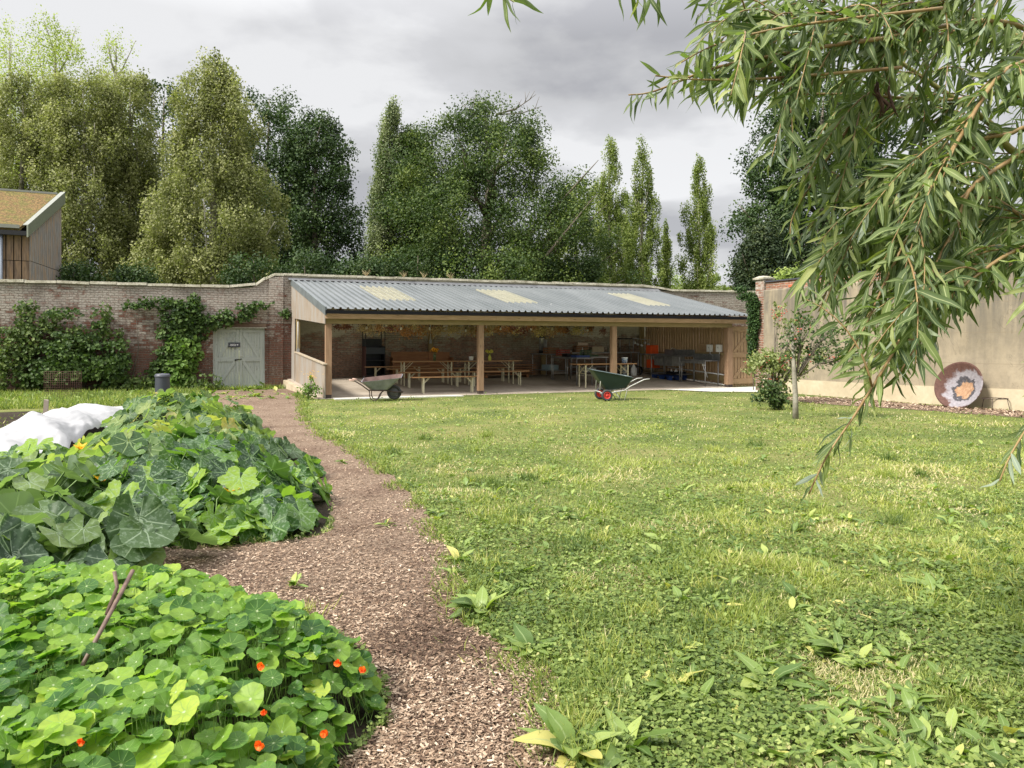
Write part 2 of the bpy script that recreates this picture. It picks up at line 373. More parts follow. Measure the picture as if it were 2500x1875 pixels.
def mat_lime():
    m = NT('limewashed_plaster'); uv = m.vec('UV'); a = m.noise(uv, 1.2, 6, .65, .4); c = m.noise(uv, 8, 5, .6)
    col = m.ramp(a, [(.3, (.16, .155, .10)), (.5, (.27, .25, .18)), (.7, (.36, .33, .25))]); col = m.mix(m.mr(c, .5, .8, 0, .5), col, (.17, .11, .08))
    m.pr(col, .9, 0, m.bump(c, .4, .01), .15); return m.m
M_lime = mat_lime()
def mat_coping():
    m = NT('lichen_stone'); v = m.vec('Object'); a = m.noise(v, 3, 6, .65); c = m.noise(v, 22, 5, .7)
    col = m.ramp(a, [(.3, (.20, .185, .13)), (.5, (.36, .34, .265)), (.72, (.50, .475, .39))]); col = m.mix(m.mr(c, .52, .66, 0, .8), col, (.10, .085, .06))
    m.pr(col, .9, 0, m.bump(c, .6, .02), .15); return m.m
M_coping = mat_coping()
VW = 5.45
wall = thing('brick_wall', 'long old brick garden wall with pale stone coping, stepping up at the open shelter', 'wall', P(0, VW, 0), TH)
def prism(b, poly, v0, v1):                # poly (u,z) counter-clockwise seen from the front
    n = len(poly)
    b.face([(x, v0, z) for x, z in poly], poly); b.face([(x, v1, z) for x, z in poly[::-1]], poly[::-1])
    for i in range(n):
        (x1, z1), (x2, z2) = poly[i], poly[(i + 1) % n]
        b.face([(x2, v0, z2), (x1, v0, z1), (x1, v1, z1), (x2, v1, z2)], [(x2, z2), (x1, z1), (x1 + .1 + abs(v1 - v0), z1), (x2 + .1 + abs(v1 - v0), z2)])
prof = [(-16, 3.30), (-8.6, 3.30), (-1.9, 3.32), (-1.65, 3.34), (-1.45, 3.42), (-1.27, 3.55), (-1.1, 3.68), (-.95, 3.75), (-.6, 3.77), (13.9, 3.79), (14.15, 3.70), (14.4, 3.66), (20.5, 3.70)]
def topz(u):
    for (a, za), (c, zc) in zip(prof, prof[1:]):
        if a <= u <= c: return za + (zc - za) * (u - a) / (c - a)
    return prof[-1][1]
G0, G1, GT = -2.80, -1.20, 2.0
def seg(u0, u1, z0=-.3): return [(u0, z0), (u1, z0)] + [(u1, topz(u1))] + [(u, z) for u, z in reversed(prof) if u0 < u < u1] + [(u0, topz(u0))]
b = MB(); prism(b, seg(-16, G0), 0, .35); b.build('wall_section', M_brickL, wall)
b = MB(); prism(b, [(G0, GT + .16), (G1, GT + .16), (G1, topz(G1)), (-1.27, 3.55), (-1.45, 3.42), (-1.65, 3.34), (-1.9, 3.32), (G0, topz(G0))], 0, .35); b.build('wall_section', M_brickL, wall)
b = MB(); prism(b, seg(G1, -.33), 0, .35); b.build('wall_section', M_brickL, wall)
b = MB(); prism(b, seg(-.33, 13.6), 0, .35); b.build('wall_section', M_brickM, wall)
b = MB(); prism(b, seg(13.6, 20.5), 0, .35); b.build('wall_section', M_brickR, wall)
b = MB(); b.b2((-1.02, -.10, -.3), (-.55, -.002, 3.745)); 
b.uv = [(x * 1.0 + .3, y) for x, y in b.uv]
b = MB(); prism(b, [(-1.06, -.3), (-.62, -.3), (-.62, 3.735), (-1.06, 3.66)], -.06, -.002); b.build('pier', M_brickL, wall)
# ragged edge of the old plaster inside the shelter
edge = [(-.3 + i * .35, 1.75 + .28 * math.sin(i * .7) + .2 * math.sin(i * 1.9 + 1) + random.uniform(-.06, .06)) for i in range(40)]
edge = [(x, z + (.9 if x < 1.6 and x > -1 else 0) * 0) for x, z in edge]
b = MB(); u = -16.0; random.seed(3)
while u < 20.3:
    ln = random.uniform(.68, .9) if not (-2.0 < u < -.7) else .3
    u2 = min(u + ln, 20.5)
    if u < -.95 < u2 - .1: u2 = -.95
    if u < 14.0 < u2: u2 = 14.0
    if u2 - u < .05: u = u2 + .001; continue
    za, zb = topz(u) + random.uniform(-.012, .012), topz(u2) + random.uniform(-.012, .012); o = .055 + random.uniform(-.01, .012); t = .075 + random.uniform(0, .02)
    g = .006
    pts = [(u + g, -o, za + .002), (u2 - g, -o, zb + .002), (u2 - g, .40, zb + .002), (u + g, .40, za + .002), (u + g + .01, -o + .02, za + t), (u2 - g - .01, -o + .02, zb + t), (u2 - g - .01, .37, zb + t + .03), (u + g + .01, .37, za + t + .03)]
    b.hexa(pts); u = u2
b.build('coping', M_coping, wall, bevel=.012)
b = MB(); b.b2((G0 - .12, -.03, GT + .025), (G1 + .05, .3, GT + .155)); b.build('lintel', nmat('dark_lintel', (.10, .065, .045), (.20, .14, .10), 3, .9), wall)
b = MB(); b.b2((G0 + .25, -.06, GT + .002), (G1 + .06, -.005, GT + .024)); b.build('drip_board', nmat('grey_drip', (.32, .32, .27), (.42, .42, .36), 5), wall)

# ---- green double gate in the wall
def mat_gate():
    m = NT('sage_paint'); v = m.vec('UV', (1, 12, 1)); f = m.noise(v, 2.5, 5); o = m.noise(m.vec('Object'), 3, 5, .6)
    col = m.ramp(f, [(.3, (.29, .32, .295)), (.7, (.40, .43, .40))]); col = m.mix(m.mr(m.noise(m.vec('Object', (4, 4, 1)), 6, 5), .62, .72, 0, .6), col, (.12, .115, .09))
    m.pr(col, .7, 0, m.bump(f, .3, .004), .3); return m.m
M_gate = mat_gate(); M_iron = flat('black_iron', (.02, .018, .016), .5, .6)
gate = thing('double_gate', 'sage green boarded double gate with a small dark sign, in the brick wall', 'gate', P(G0, VW + .06, 0), TH)
W2 = (G1 - G0) / 2
b = MB(); b.b2((.002, -.02, -.05), (.05, .08, GT)); b.b2((2 * W2 - .05, -.02, -.05), (2 * W2 - .002, .08, GT)); b.b2((.052, -.02, GT - .035), (2 * W2 - .052, .08, GT)); b.build('gate_frame', M_gate, gate)
for s in (0, 1):
    x0 = .055 + s * (W2 - .05); x1 = x0 + W2 - .06; lf = MB()
    n = 8; w = (x1 - x0) / n
    for i in range(n): lf.b2((x0 + i * w + .002, .02, .03), (x0 + (i + 1) * w - .002, .045, GT - .05))
    leaf_ = lf.build('gate_leaf', M_gate, gate)
    f = MB(); st = .09
    f.b2((x0, -.005, .02), (x0 + st, .019, GT - .045)); f.b2((x1 - st, -.005, .02), (x1, .019, GT - .045))
    for z0, z1 in ((.02, .16), (.90, 1.04), (GT - .145, GT - .045)): f.b2((x0 + st + .001, -.005, z0), (x1 - st - .001, .018, z1))
    for za, zb in ((.17, .89), (1.05, GT - .155)):
        a, c = (x0 + st + .05, x1 - st - .04) if s == 0 else (x1 - st - .05, x0 + st + .04)
        f.bar((a, .007, za + .02), (c, .007, zb - .02), .02, .10, up=(0, 0, 1)) if False else None
        dx, dz = c - a, zb - za; l = math.hypot(dx, dz); nx, nz = -dz / l * .045, dx / l * .045
        q = [(a + nx, za + nz), (a - nx, za - nz), (c - nx, zb - nz), (c + nx, zb + nz)]
        if s == 1: q = q[::-1]
        f.hexa([(q[0][0], -.004, q[0][1]), (q[1][0], -.004, q[1][1]), (q[1][0], .017, q[1][1]), (q[0][0], .017, q[0][1]), (q[3][0], -.004, q[3][1]), (q[2][0], -.004, q[2][1]), (q[2][0], .017, q[2][1]), (q[3][0], .017, q[3][1])])
    f.build('ledge_frame', M_gate, leaf_)
b = MB(); b.tube([(W2 - .12, -.02, .95), (W2 - .02, -.02, .97), (W2 + .08, -.02, .98)], .014, 6); b.lathe([(.0, 0), (.03, .004), (.03, .016), (0, .02)], (W2 - .11, -.01, .95), 12, Matrix.Rotation(R(90), 3, 'X')); b.build('latch', M_iron, gate)
b = MB(); b.bar((W2 + .01, -.022, 1.08), (W2 + .13, -.022, 1.08), .012, .016); b.build('bolt', flat('bolt_steel', (.5, .5, .46), .4, .5), gate)
sg = MB(); sg.b2((.47, -.035, 1.365), (.83, -.012, 1.525)); sign = sg.build('sign', flat('slate_sign', (.045, .05, .06), .5), gate)
mk = MB(); random.seed(11)
for row, n in ((1.462, 13), (1.425, 13)):
    x = .525
    for i in range(n):
        w = random.choice((.009, .011, .013)); h = random.choice((.014, .018, .022))
        mk.b2((x, -.0375, row - .009), (x + w, -.0352, row - .009 + h)); x += w + .003
mk.build('lettering', flat('sign_white', (.75, .75, .78), .5), sign)
em = MB(); em.lathe([(.012, 0), (.024, 0), (.024, .0025), (.012, .0025)], (.752, -.0352, 1.447), 20, Matrix.Rotation(R(90), 3, 'X')); em.b2((.746, -.0376, 1.437), (.758, -.0352, 1.457)); em.build('emblem', flat('sign_pale', (.6, .6, .64), .5), sign)

# ================================================================ plaster wall on the right
A0 = Vector((7.86, 23.1, 0)); dirR = Vector((11.3 - 7.86, 16.3 - 23.1, 0)).normalized(); RZ = math.atan2(dirR.y, dirR.x)
pw = thing('rendered_wall', 'tall buff rendered garden wall streaked grey, topped by a red brick band', 'wall', A0, RZ)
# local: x along towards the camera side, y>0 = outer (east) side?  face normal towards lawn is -y rotated
def mat_render():
    m = NT('buff_render'); uv = m.vec('UV'); a = m.noise(uv, .7, 6, .6); st = m.noise(m.vec('UV', (2.2, .22, 1)), 1.6, 6, .6, .5); c = m.noise(uv, 14, 5, .6)
    col = m.ramp(a, [(.3, (.21, .175, .12)), (.55, (.31, .26, .185)), (.75, (.38, .32, .23))])
    sep = m.n('ShaderNodeSeparateXYZ'); m.set(sep, 0, uv); g = m.mr(sep.outputs[1], .8, 2.6, .0, 1.0)
    col = m.mix(m.math('MULTIPLY', m.mr(st, .40, .58, 0, .9), g), col, (.115, .105, .09)); col = m.mix(m.mr(c, .5, .75, 0, .3), col, (.22, .18, .12))
    bl = m.noise(m.vec('UV', (1, .6, 1)), 2.6, 6, .7); col = m.mix(m.mr(bl, .45, .66, 0, .5), col, (.15, .13, .10))
    ck = m.noise(m.vec('UV', (1, .5, 1)), 1.3, 3, .5, 1.5); col = m.mix(m.mr(m.math('ABSOLUTE', m.math('SUBTRACT', ck, .5)), .0, .006, .35, 0), col, (.10, .085, .06))
    for z in (1.03, 1.75, 2.45):
        l = m.math('ABSOLUTE', m.math('SUBTRACT', sep.outputs[1], z)); col = m.mix(m.mr(l, .003, .012, .45, 0), col, (.2, .16, .11))
    m.pr(col, .85, 0, m.bump(c, .25, .01), .2); return m.m
LW = 14.0
b = MB(); prism(b, [(0, -.2), (LW, -.2), (LW, 3.12), (0, 3.12)], 0, .45)
# rounded shoulder
n = 6
for i in range(n):
    a0, a1 = PI / 2 * i / n, PI / 2 * (i + 1) / n; r_ = .09
    p = lambda a: (-.0 + r_ * (1 - math.cos(a)) * 1.0, 3.12 + r_ * math.sin(a) * .6)
    (y0, z0), (y1, z1) = p(a0), p(a1)
    b.face([(0, y0, z0), (LW, y0, z0), (LW, y1, z1), (0, y1, z1)], [(0, z0), (LW, z0), (LW, z1), (0, z1)])
b.face([(0, .45, 3.12), (0, 0, 3.12), (0, .09, 3.175), (0, .45, 3.175)])
b.build('render_face', mat_render(), pw)
b = MB(); prism(b, [(-.02, -.2), (LW, -.2), (LW, .50), (9, .50), (4.5, .43), (-.02, .42)], -.014, -.002); b.build('lower_render_band', nmat('cream_render', (.42, .35, .235), (.52, .44, .31), 1.6, .85, bump=.1), pw)
b = MB(); prism(b, [(0, 3.176), (LW, 3.176), (LW, 3.43), (0, 3.40)], .10, .40); b.build('brick_band', M_brickNew, pw)
b = MB(); prism(b, [(-.02, 3.401), (LW, 3.431), (LW, 3.475), (-.02, 3.445)], .05, .44); b.build('slate_coping', flat('dark_coping', (.05, .055, .065), .5), pw)
M_vent = nmat('orange_brick', (.45, .11, .045), (.52, .15, .065), 5)
for i, x in enumerate((.95, 2.45, 4.1, 5.7, 7.4, 9.1, 10.8)):
    b = MB(); b.b2((x, .04, 3.19), (x + .24, .099, 3.265)); b.build('projecting_brick', M_vent, pw)
pil = thing('brick_pillar', 'slim brick pillar with a pale stone cap at the far end of the rendered wall', 'pillar', A0, RZ)
b = MB(); prism(b, [(-.36, -.2), (-.004, -.2), (-.004, 3.5), (-.36, 3.5)], .02, .40); b.build('shaft', mat_brick('pillar_brick', .3, (1, 4), (.28, .13, .085), (.19, .10, .07), (.45, .40, .33)), pil)
b = MB(); b.b2((-.42, -.04, 3.502), (.03, .46, 3.56)); b.hexa([(-.40, -.02, 3.561), (.01, -.02, 3.561), (.01, .44, 3.561), (-.40, .44, 3.561), (-.30, .1, 3.62), (-.10, .1, 3.62), (-.10, .32, 3.62), (-.30, .32, 3.62)]); b.build('cap', M_coping, pil, bevel=.01)

# ================================================================ barn behind the wall, left
barn = thing('barn', 'timber clad barn with a sedum covered sloping roof behind the brick wall', 'barn', (0, 0, 0))
K = Vector((-22.15, 34, 0)); fd = Vector((-.9, -.436, 0)); gd = Vector((-.045, .999, 0)) ; GL = 2.55
zE, zR = 6.75, 8.85
def mat_clad(name, base1, base2):
    m = NT(name); v = m.vec('UV', (1, 6, 1)); f = m.noise(v, 1.6, 6, .6); g = m.noise(m.vec('UV', (.5, 5, 1)), 2.0, 3)
    col = m.ramp(f, [(.3, base1), (.7, base2)]); col = m.mix(m.mr(g, .45, .68, 0, .8), col, (.34, .22, .13)); m.pr(col, .8, 0, m.bump(f, .3, .005), .2); return m.m
Mc1 = mat_clad('grey_larch', (.165, .158, .162), (.31, .285, .275)); Mc2 = mat_clad('brown_larch', (.10, .07, .05), (.24, .17, .13))
b = MB(); nb = 16
for i in range(nb):
    s0, s1 = GL * i / nb + .004, GL * (i + 1) / nb - .004
    for z0, z1f in ((0, None), (5.28, 1)):
        p0, p1 = K + gd * s0, K + gd * s1; o = Vector((-.05, 0, 0)); jz = 5.28 - .3 * s0 / GL * .0
        ta = zE - .35 + (zR - zE) * s0 / GL; tb = zE - .35 + (zR - zE) * s1 / GL
        if z1f is None: za0 = zb0 = 0; za1, zb1 = 5.27 - .10 * s0, 5.27 - .10 * s1
        else: za0, zb0 = 5.295 - .10 * s0, 5.295 - .10 * s1; za1, zb1 = ta, tb
        b.hexa([p0 + Vector((0, 0, za0)), p1 + Vector((0, 0, zb0)), p1 + o + Vector((0, 0, zb0)), p0 + o + Vector((0, 0, za0)), p0 + Vector((0, 0, za1)), p1 + Vector((0, 0, zb1)), p1 + o + Vector((0, 0, zb1)), p0 + o + Vector((0, 0, za1))])
b.build('gable_cladding', Mc1, barn)
b = MB(); x = .06; i = 0
while x < 9:
    w = .30
    for z0, z1 in ((0, 5.26), (5.29, zE - .25)):
        p0, p1 = K + fd * x, K + fd * (x + w - .05); o = Vector((-.02, .06, 0))
        b.hexa([p1 + Vector((0, 0, z0)), p0 + Vector((0, 0, z0)), p0 + o + Vector((0, 0, z0)), p1 + o + Vector((0, 0, z0)), p1 + Vector((0, 0, z1)), p0 + Vector((0, 0, z1)), p0 + o + Vector((0, 0, z1)), p1 + o + Vector((0, 0, z1))])
    x += w
b.build('front_boards', Mc2, barn)
b = MB(); q = [K + gd * .07, K + gd * GL + Vector((-.06, 0, 0)), K + gd * GL + fd * 9, K + fd * 9 + gd * .07]
q[0] += Vector((-.06, 0, 0)); b.hexa([p + Vector((0, 0, 0)) for p in q] + [q[0] + Vector((0, 0, zE - .4)), q[1] + Vector((0, 0, zR - .5)), q[2] + Vector((0, 0, zR - .5)), q[3] + Vector((0, 0, zE - .4))]); b.build('wall_core', flat('barn_dark', (.03, .027, .025), .9), barn)
e = -gd * .35; oR = Vector((.12, 0, 0))
def mat_sedum():
    m = NT('sedum'); v = m.vec('Object', (1, 1, 1.6)); a = m.noise(v, 2.2, 6, .65); c = m.noise(v, 11, 5, .7)
    col = m.ramp(a, [(.34, (.17, .16, .05)), (.46, (.24, .20, .075)), (.56, (.29, .18, .085)), (.68, (.20, .155, .08))]); col = m.mix(m.mr(c, .42, .6, .7, 0), col, (.09, .075, .04))
    m.pr(col, .95, 0, m.bump(c, 1.0, .08), .1); return m.m
b = MB(); r0 = K + e + Vector((-.25, 0, zE)); r1 = K + gd * (GL + .1) + Vector((-.25, 0, zR)); r2 = r1 + fd * 9; r3 = r0 + fd * 9
b.hexa([p - Vector((0, 0, .12)) for p in (r0, r1, r2, r3)] + [p + Vector((0, 0, .04)) for p in (r0, r1, r2, r3)]); b.build('sedum_roof', mat_sedum(), barn)
M_green = flat('grey_green_metal', (.15, .165, .125), .5)
b = MB(); up = Vector((0, 0, .12)); dn = Vector((0, 0, -.42)); a0 = K + e + oR + Vector((0, 0, zE)); a1 = K + gd * (GL + .12) + oR + Vector((0, 0, zR)); w_ = Vector((-.24, 0, 0))
b.hexa([a0 + dn, a1 + dn, a1 + dn + w_ * .3, a0 + dn + w_ * .3, a0 + up, a1 + up, a1 + up + w_ * .3, a0 + up + w_ * .3]); b.build('barge_board', M_green, barn)
b = MB(); b.hexa([a0 + up * 1.02, a1 + up * 1.02, a1 + up * 1.02 + w_, a0 + up * 1.02 + w_, a0 + up * 1.25, a1 + up * 1.25, a1 + up * 1.25 + w_, a0 + up * 1.25 + w_]); 
g0 = r0 + Vector((.0, 0, .05)); b.bar(g0 - gd * .04, g0 - gd * .04 + fd * 9, .12, .16); g1 = r1 + Vector((0, 0, .06)); b.bar(g1, g1 + fd * 9, .12, .1); b.build('edge_trim', flat('pale_trim', (.22, .23, .20), .5), barn)
b = MB(); g0 = K + e * .6 + Vector((.02, 0, zE - .24)); b.bar(g0, g0 + fd * 9, .22, .2); b.build('gutter', flat('black_gutter', (.015, .015, .017), .4), barn)
b = MB(); p = K + fd * 1.05 - gd * .16; b.tube([p + Vector((0, 0, 0)), p + Vector((0, 0, zE - .34))], .09, 12); b.build('downpipe', flat('galvanised_pipe', (.20, .22, .26), .4, .4), barn)

# ================================================================ pavilion (open shelter)
def mat_floor():
    m = NT('worn_concrete'); v = m.vec('Object'); a = m.noise(v, .9, 6, .6); c = m.noise(v, 9, 5, .6)
    col = m.ramp(a, [(.35, (.30, .25, .195)), (.6, (.43, .37, .30))]); col = m.mix(m.mr(c, .5, .72, 0, .35), col, (.13, .105, .08)); m.pr(col, .75, 0, m.bump(c, .15, .005), .3); return m.m
M_floor = mat_floor()
fl = MB()
def zf(v): return .02 + .052 * v
q = [(-.14, -.18), (13.5, -.18), (13.62, VW), (-.48, VW)]
fl.hexa([(u, v, -.3) for u, v in q] + [(u, v, zf(v)) for u, v in q])
tag(fl.build('pavilion_floor', M_floor, None, P(0, 0, 0), TH), kind='structure')
M_pale = nmat('pale_concrete', (.46, .45, .40), (.60, .59, .54), 2.5, .85, bump=.15)
ap = [(10.55, -.2), (13.5, -.2), (14.7, -.16), (14.2, -3.3), (11.35, -1.75)]
sheet([tuple(P(u, v)[:2]) for u, v in ap], .022, 'concrete_apron', M_pale)
st = MB(); 
for u0, u1 in ((.2, 1.55), (1.57, 2.6), (2.62, 3.75)): st.b2((u0, -.62, -.05), (u1, -.2, .028))
tag(st.build('paving_strip', M_pale, None, P(0, 0, 0), TH), kind='structure')

pav = thing('open_shelter', 'open-fronted timber shelter with a ribbed metal lean-to roof against the brick wall', 'shelter', P(0, 0, 0), TH)
W_new = wood('larch_beam', (.46, .29, .175), (.62, .43, .29)); W_post = wood('larch_post', (.25, .15, .09), (.38, .25, .155))
W_in = wood('inner_beam', (.25, .185, .085), (.35, .27, .14)); W_grey = wood('silvered_boards', (.24, .185, .135), (.36, .295, .23), weather=(.29, .265, .235)); W_slat = wood('brown_boards', (.30, .19, .105), (.48, .33, .19))
def roofz(v): return 2.43 + (v + .3) * (3.62 - 2.43) / 5.7
def sk(u, v): return u - .33 * (v / VW) * (1 - u / 14.1)
M_roof = NT('blue_grey_sheet'); v_ = M_roof.vec('UV', (1, .25, 1)); f_ = M_roof.noise(v_, 1.3, 5)
c_ = M_roof.ramp(f_, [(.3, (.105, .118, .124)), (.7, (.17, .183, .19))]); 
dv = M_roof.n('ShaderNodeTexVoronoi'); M_roof.set(dv, 'Vector', M_roof.vec('UV', (1, 1, 1))); M_roof.set(dv, 'Scale', 2.3); 
c_ = M_roof.mix(M_roof.mr(dv.outputs['Distance'], .03, .05, .55, 0), c_, (.7, .7, .68)); M_roof.pr(c_, .38, .15, None, .6); M_roof = M_roof.m
_k = bpy.data.materials.get('blue_grey_sheet'); M_gry = flat('roof_dark', (.045, .05, .055), .45)
M_grp = nmat('yellowed_rooflight', (.44, .43, .335), (.55, .54, .43), 1.5, .45, bump=.03)
_t = M_grp.node_tree; _o = [n for n in _t.nodes if n.type == 'OUTPUT_MATERIAL'][0]; _p = [n for n in _t.nodes if n.type == 'BSDF_PRINCIPLED'][0]; _x = _t.nodes.new('ShaderNodeMixShader'); _x.inputs[0].default_value = .6; _r = _t.nodes.new('ShaderNodeBsdfTranslucent'); _r.inputs[0].default_value = (.7, .69, .6, 1); _t.links.new(_p.outputs[0], _x.inputs[1]); _t.links.new(_r.outputs[0], _x.inputs[2]); _t.links.new(_x.outputs[0], _o.inputs[0])
def sheet_profile(u0, u1, v0, v1, dz, mat, name, parent, holes=()):
    b = MB(); p = .2; us = []; k0 = math.floor(u0 / p) - 1; k1 = math.ceil(u1 / p) + 1
    for k in range(k0, k1):
        for du, h in ((0, 0), (.12, 0), (.14, .045), (.18, .045)): us.append((k * p + du, h))
    us = [(u, h) for u, h in us if u0 - 1e-6 <= u <= u1 + 1e-6]; V = []; vs = [v0, .5, 1.35, 2.3, 3.2, 4.15, v1] if holes else [v0 + (v1 - v0) * j / 6 for j in range(7)]; nv = 6
    for v in vs:
        for u, h in us: V.append((sk(u, v), v, roofz(v) + dz + h))
    n = len(us); F = []; UV = [(u, v) for v in vs for u, h in us]
    for j in range(nv):
        for i in range(n - 1):
            if holes and 2 <= j < 5 and any(h0 <= (us[i][0] + us[i + 1][0]) / 2 <= h1 for h0, h1 in holes): continue
            F.append((j * n + i, j * n + i + 1, (j + 1) * n + i + 1, (j + 1) * n + i))
    return fastmesh(name, V, F, mat, np.array(UV), None, False, parent)
RL = [(1.93, 2.91), (5.93, 6.91), (11.0, 11.98)]
roof = sheet_profile(0, 14.12, -.32, 5.38, .0, M_roof, 'roof_sheeting', pav, RL)
for u0, u1 in RL: sheet_profile(u0 - .03, u1 + .03, 1.33, 4.17, .005, M_grp, 'rooflight', roof)
b = MB()
for v0, v1 in ((-.32, 2.6), (2.6, 5.4)):
    a, c = (sk(0, v0), v0, roofz(v0)), (sk(0, v1), v1, roofz(v1))
    b.hexa([(a[0] - .05, v0, a[2] - .17), (a[0] - .005, v0, a[2] - .17), (c[0] - .005, v1, c[2] - .17), (c[0] - .05, v1, c[2] - .17), (a[0] - .05, v0, a[2] + .05), (a[0] - .005, v0, a[2] + .05), (c[0] - .005, v1, c[2] + .05), (c[0] - .05, v1, c[2] + .05)])
b.build('barge_flashing', nmat('verge_metal', (.10, .115, .12), (.15, .17, .175), 3, .5), pav)
b = MB(); b.b2((-.02, -.40, 2.29), (14.14, -.325, 2.385)); b.b2((-.02, -.325, 2.30), (14.14, -.29, 2.33)); b.build('gutter', flat('black_gutter_plastic', (.006, .006, .008), .5, spec=.2), pav)
b = MB(); b.hexa([(-.45, 5.2, roofz(5.2) + .034), (14.1, 5.2, roofz(5.2) + .034), (14.1, 5.44, roofz(5.44) + .03), (-.45, 5.44, roofz(5.44) + .03), (-.45, 5.2, roofz(5.2) + .04), (14.1, 5.2, roofz(5.2) + .04), (14.1, 5.44, 3.745), (-.45, 5.44, 3.71)]); b.build('lead_flashing', nmat('lead', (.07, .072, .077), (.13, .133, .14), 3, .6), pav)
b = MB(); b.b2((.0, -.21, 2.165), (4.9, -.165, 2.385)); b.b2((4.903, -.21, 2.165), (9.6, -.165, 2.385)); b.b2((9.603, -.21, 2.165), (13.95, -.165, 2.385)); b.build('fascia_board', W_new, pav)
b = MB(); b.b2((.02, -.08, 2.03), (13.45, .08, 2.26)); b.build('front_beam', W_in, pav)
M_foot = flat('post_shoe', (.05, .035, .03), .7)
for i, u in enumerate((.1, 4.466, 8.92, 13.36)):
    w = .082 if i < 3 else .10
    b = MB(); b.b2((u - w, -w, .11), (u + w, w, 2.028)); p_ = b.build('post', W_post, pav, bevel=.006)
    b = MB(); b.b2((u - w + .008, -w + .008, -.02), (u + w - .008, w - .008, .108)); b.build('post_foot', M_foot, p_)
b = MB()
for u in (-.22, 4.466, 8.92, 13.3): b = MB(); b.b2((u - .075, VW - .17, .2), (u + .075, VW - .02, 3.3)); b.build('rear_post', W_in, pav)
pass
b = MB(); k = .5
while k < 13.6:
    b.bar((sk(k, 0), 0, roofz(0) - .12), (sk(k, 5.3), 5.3, roofz(5.3) - .12), .05, .15); k += .9
b.build('rafters', W_in, pav)
b = MB()
for v in (1.0, 2.1, 3.2, 4.3): b.b2((0, v, roofz(v) - .043), (13.9, v + .05, roofz(v) - .004))
b.build('purlins', W_in, pav)
# left side: cladding above a sloping opening, boarded half wall with cap below
def skl(v): return -.33 * v / VW
def sideboard(b, v0, v1, z0f, z1f, u=-.005, t=.022):
    b.hexa([(skl(v0) + u - t, v0, z0f(v0)), (skl(v0) + u, v0, z0f(v0)), (skl(v1) + u, v1, z0f(v1)), (skl(v1) + u - t, v1, z0f(v1)), (skl(v0) + u - t, v0, z1f(v0)), (skl(v0) + u, v0, z1f(v0)), (skl(v1) + u, v1, z1f(v1)), (skl(v1) + u - t, v1, z1f(v1))])
ot = lambda v: 2.04 + (v - .1) * .27 / 4.6      # opening top
hw = lambda v: .93 + .27 * v / 4.7              # half wall top
b = MB(); v = -.16
while v < 5.38:
    v1 = min(v + .122, 5.4); back = v > 4.62
    sideboard(b, v + .003, v1 - .003, (lambda q: zf(q) - .12) if back else ot, lambda q: roofz(q) - .02); v = v1
b.build('side_cladding', W_grey, pav)
b = MB(); v = -.16
while v < 4.62:
    v1 = min(v + .122, 4.62); sideboard(b, v + .003, v1 - .003, lambda q: zf(q) - .12, hw); v = v1
b.build('half_wall', W_grey, pav)
b = MB(); b.hexa([(-.06, -.17, hw(-.17) + .002), (.05, -.17, hw(-.17) + .002), (.05 + skl(4.6), 4.6, hw(4.6) + .002), (-.06 + skl(4.6), 4.6, hw(4.6) + .002), (-.06, -.17, hw(-.17) + .035), (.05, -.17, hw(-.17) + .035), (.05 + skl(4.6), 4.6, hw(4.6) + .035), (-.06 + skl(4.6), 4.6, hw(4.6) + .035)]); b.build('wall_cap', wood('pale_cap', (.36, .29, .21), (.46, .39, .29)), pav)
b = MB(); v0, v1 = 4.45, 4.6; b.hexa([(skl(v0), v0, .2), (skl(v0) + .1, v0, .2), (skl(v1) + .1, v1, .2), (skl(v1), v1, .2), (skl(v0), v0, 3.2), (skl(v0) + .1, v0, 3.2), (skl(v1) + .1, v1, 3.2), (skl(v1), v1, 3.2)]); b.build('side_stud', W_in, pav)
b = MB(); b.hexa([(-.22, -.22, -.2), (-.04, -.22, -.2), (-.36, 5.4, -.2), (-.62, 5.4, -.2), (-.22, -.22, zf(0) - .03), (-.04, -.22, zf(0) - .03), (-.36, 5.4, zf(5.4) - .03), (-.62, 5.4, zf(5.4) - .03)]); b.build('plinth', nmat('buff_plinth', (.36, .29, .19), (.5, .42, .3), 3, .9), pav)
# right side slatted wall
b = MB(); v = .12; random.seed(5)
while v < 5.3:
    w = .132; g = random.uniform(.022, .040); j = random.uniform(-.003, .003); z1 = min(roofz(v) - .03, 3.4)
    b.hexa([(13.44, v, zf(v) + .02), (13.462, v, zf(v) + .02), (13.462, v + w, zf(v) + .02), (13.44, v + w, zf(v) + .02), (13.44, v + j, z1), (13.462, v + j, z1), (13.462, v + w + j * 2, z1 + .02), (13.44, v + w + j * 2, z1 + .02)]); v += w + g
b.build('slatted_boards', W_slat, pav)
b = MB(); b.b2((13.385, .12, .22), (13.437, 5.3, .42)); b.b2((13.39, .12, 1.1), (13.437, 5.3, 1.17)); b.b2((13.465, .1, 1.9), (13.52, 5.3, 2.0)); b.build('rails', W_in, pav)
b = MB(); b.tube([(13.32, .15, .09), (13.32, 5.2, .33)], .018, 6); b.tube([(13.36, .15, .42), (13.36, 3.6, .58)], .024, 6); b.build('waste_pipes', flat('white_pipe', (.75, .75, .72), .4), pav)
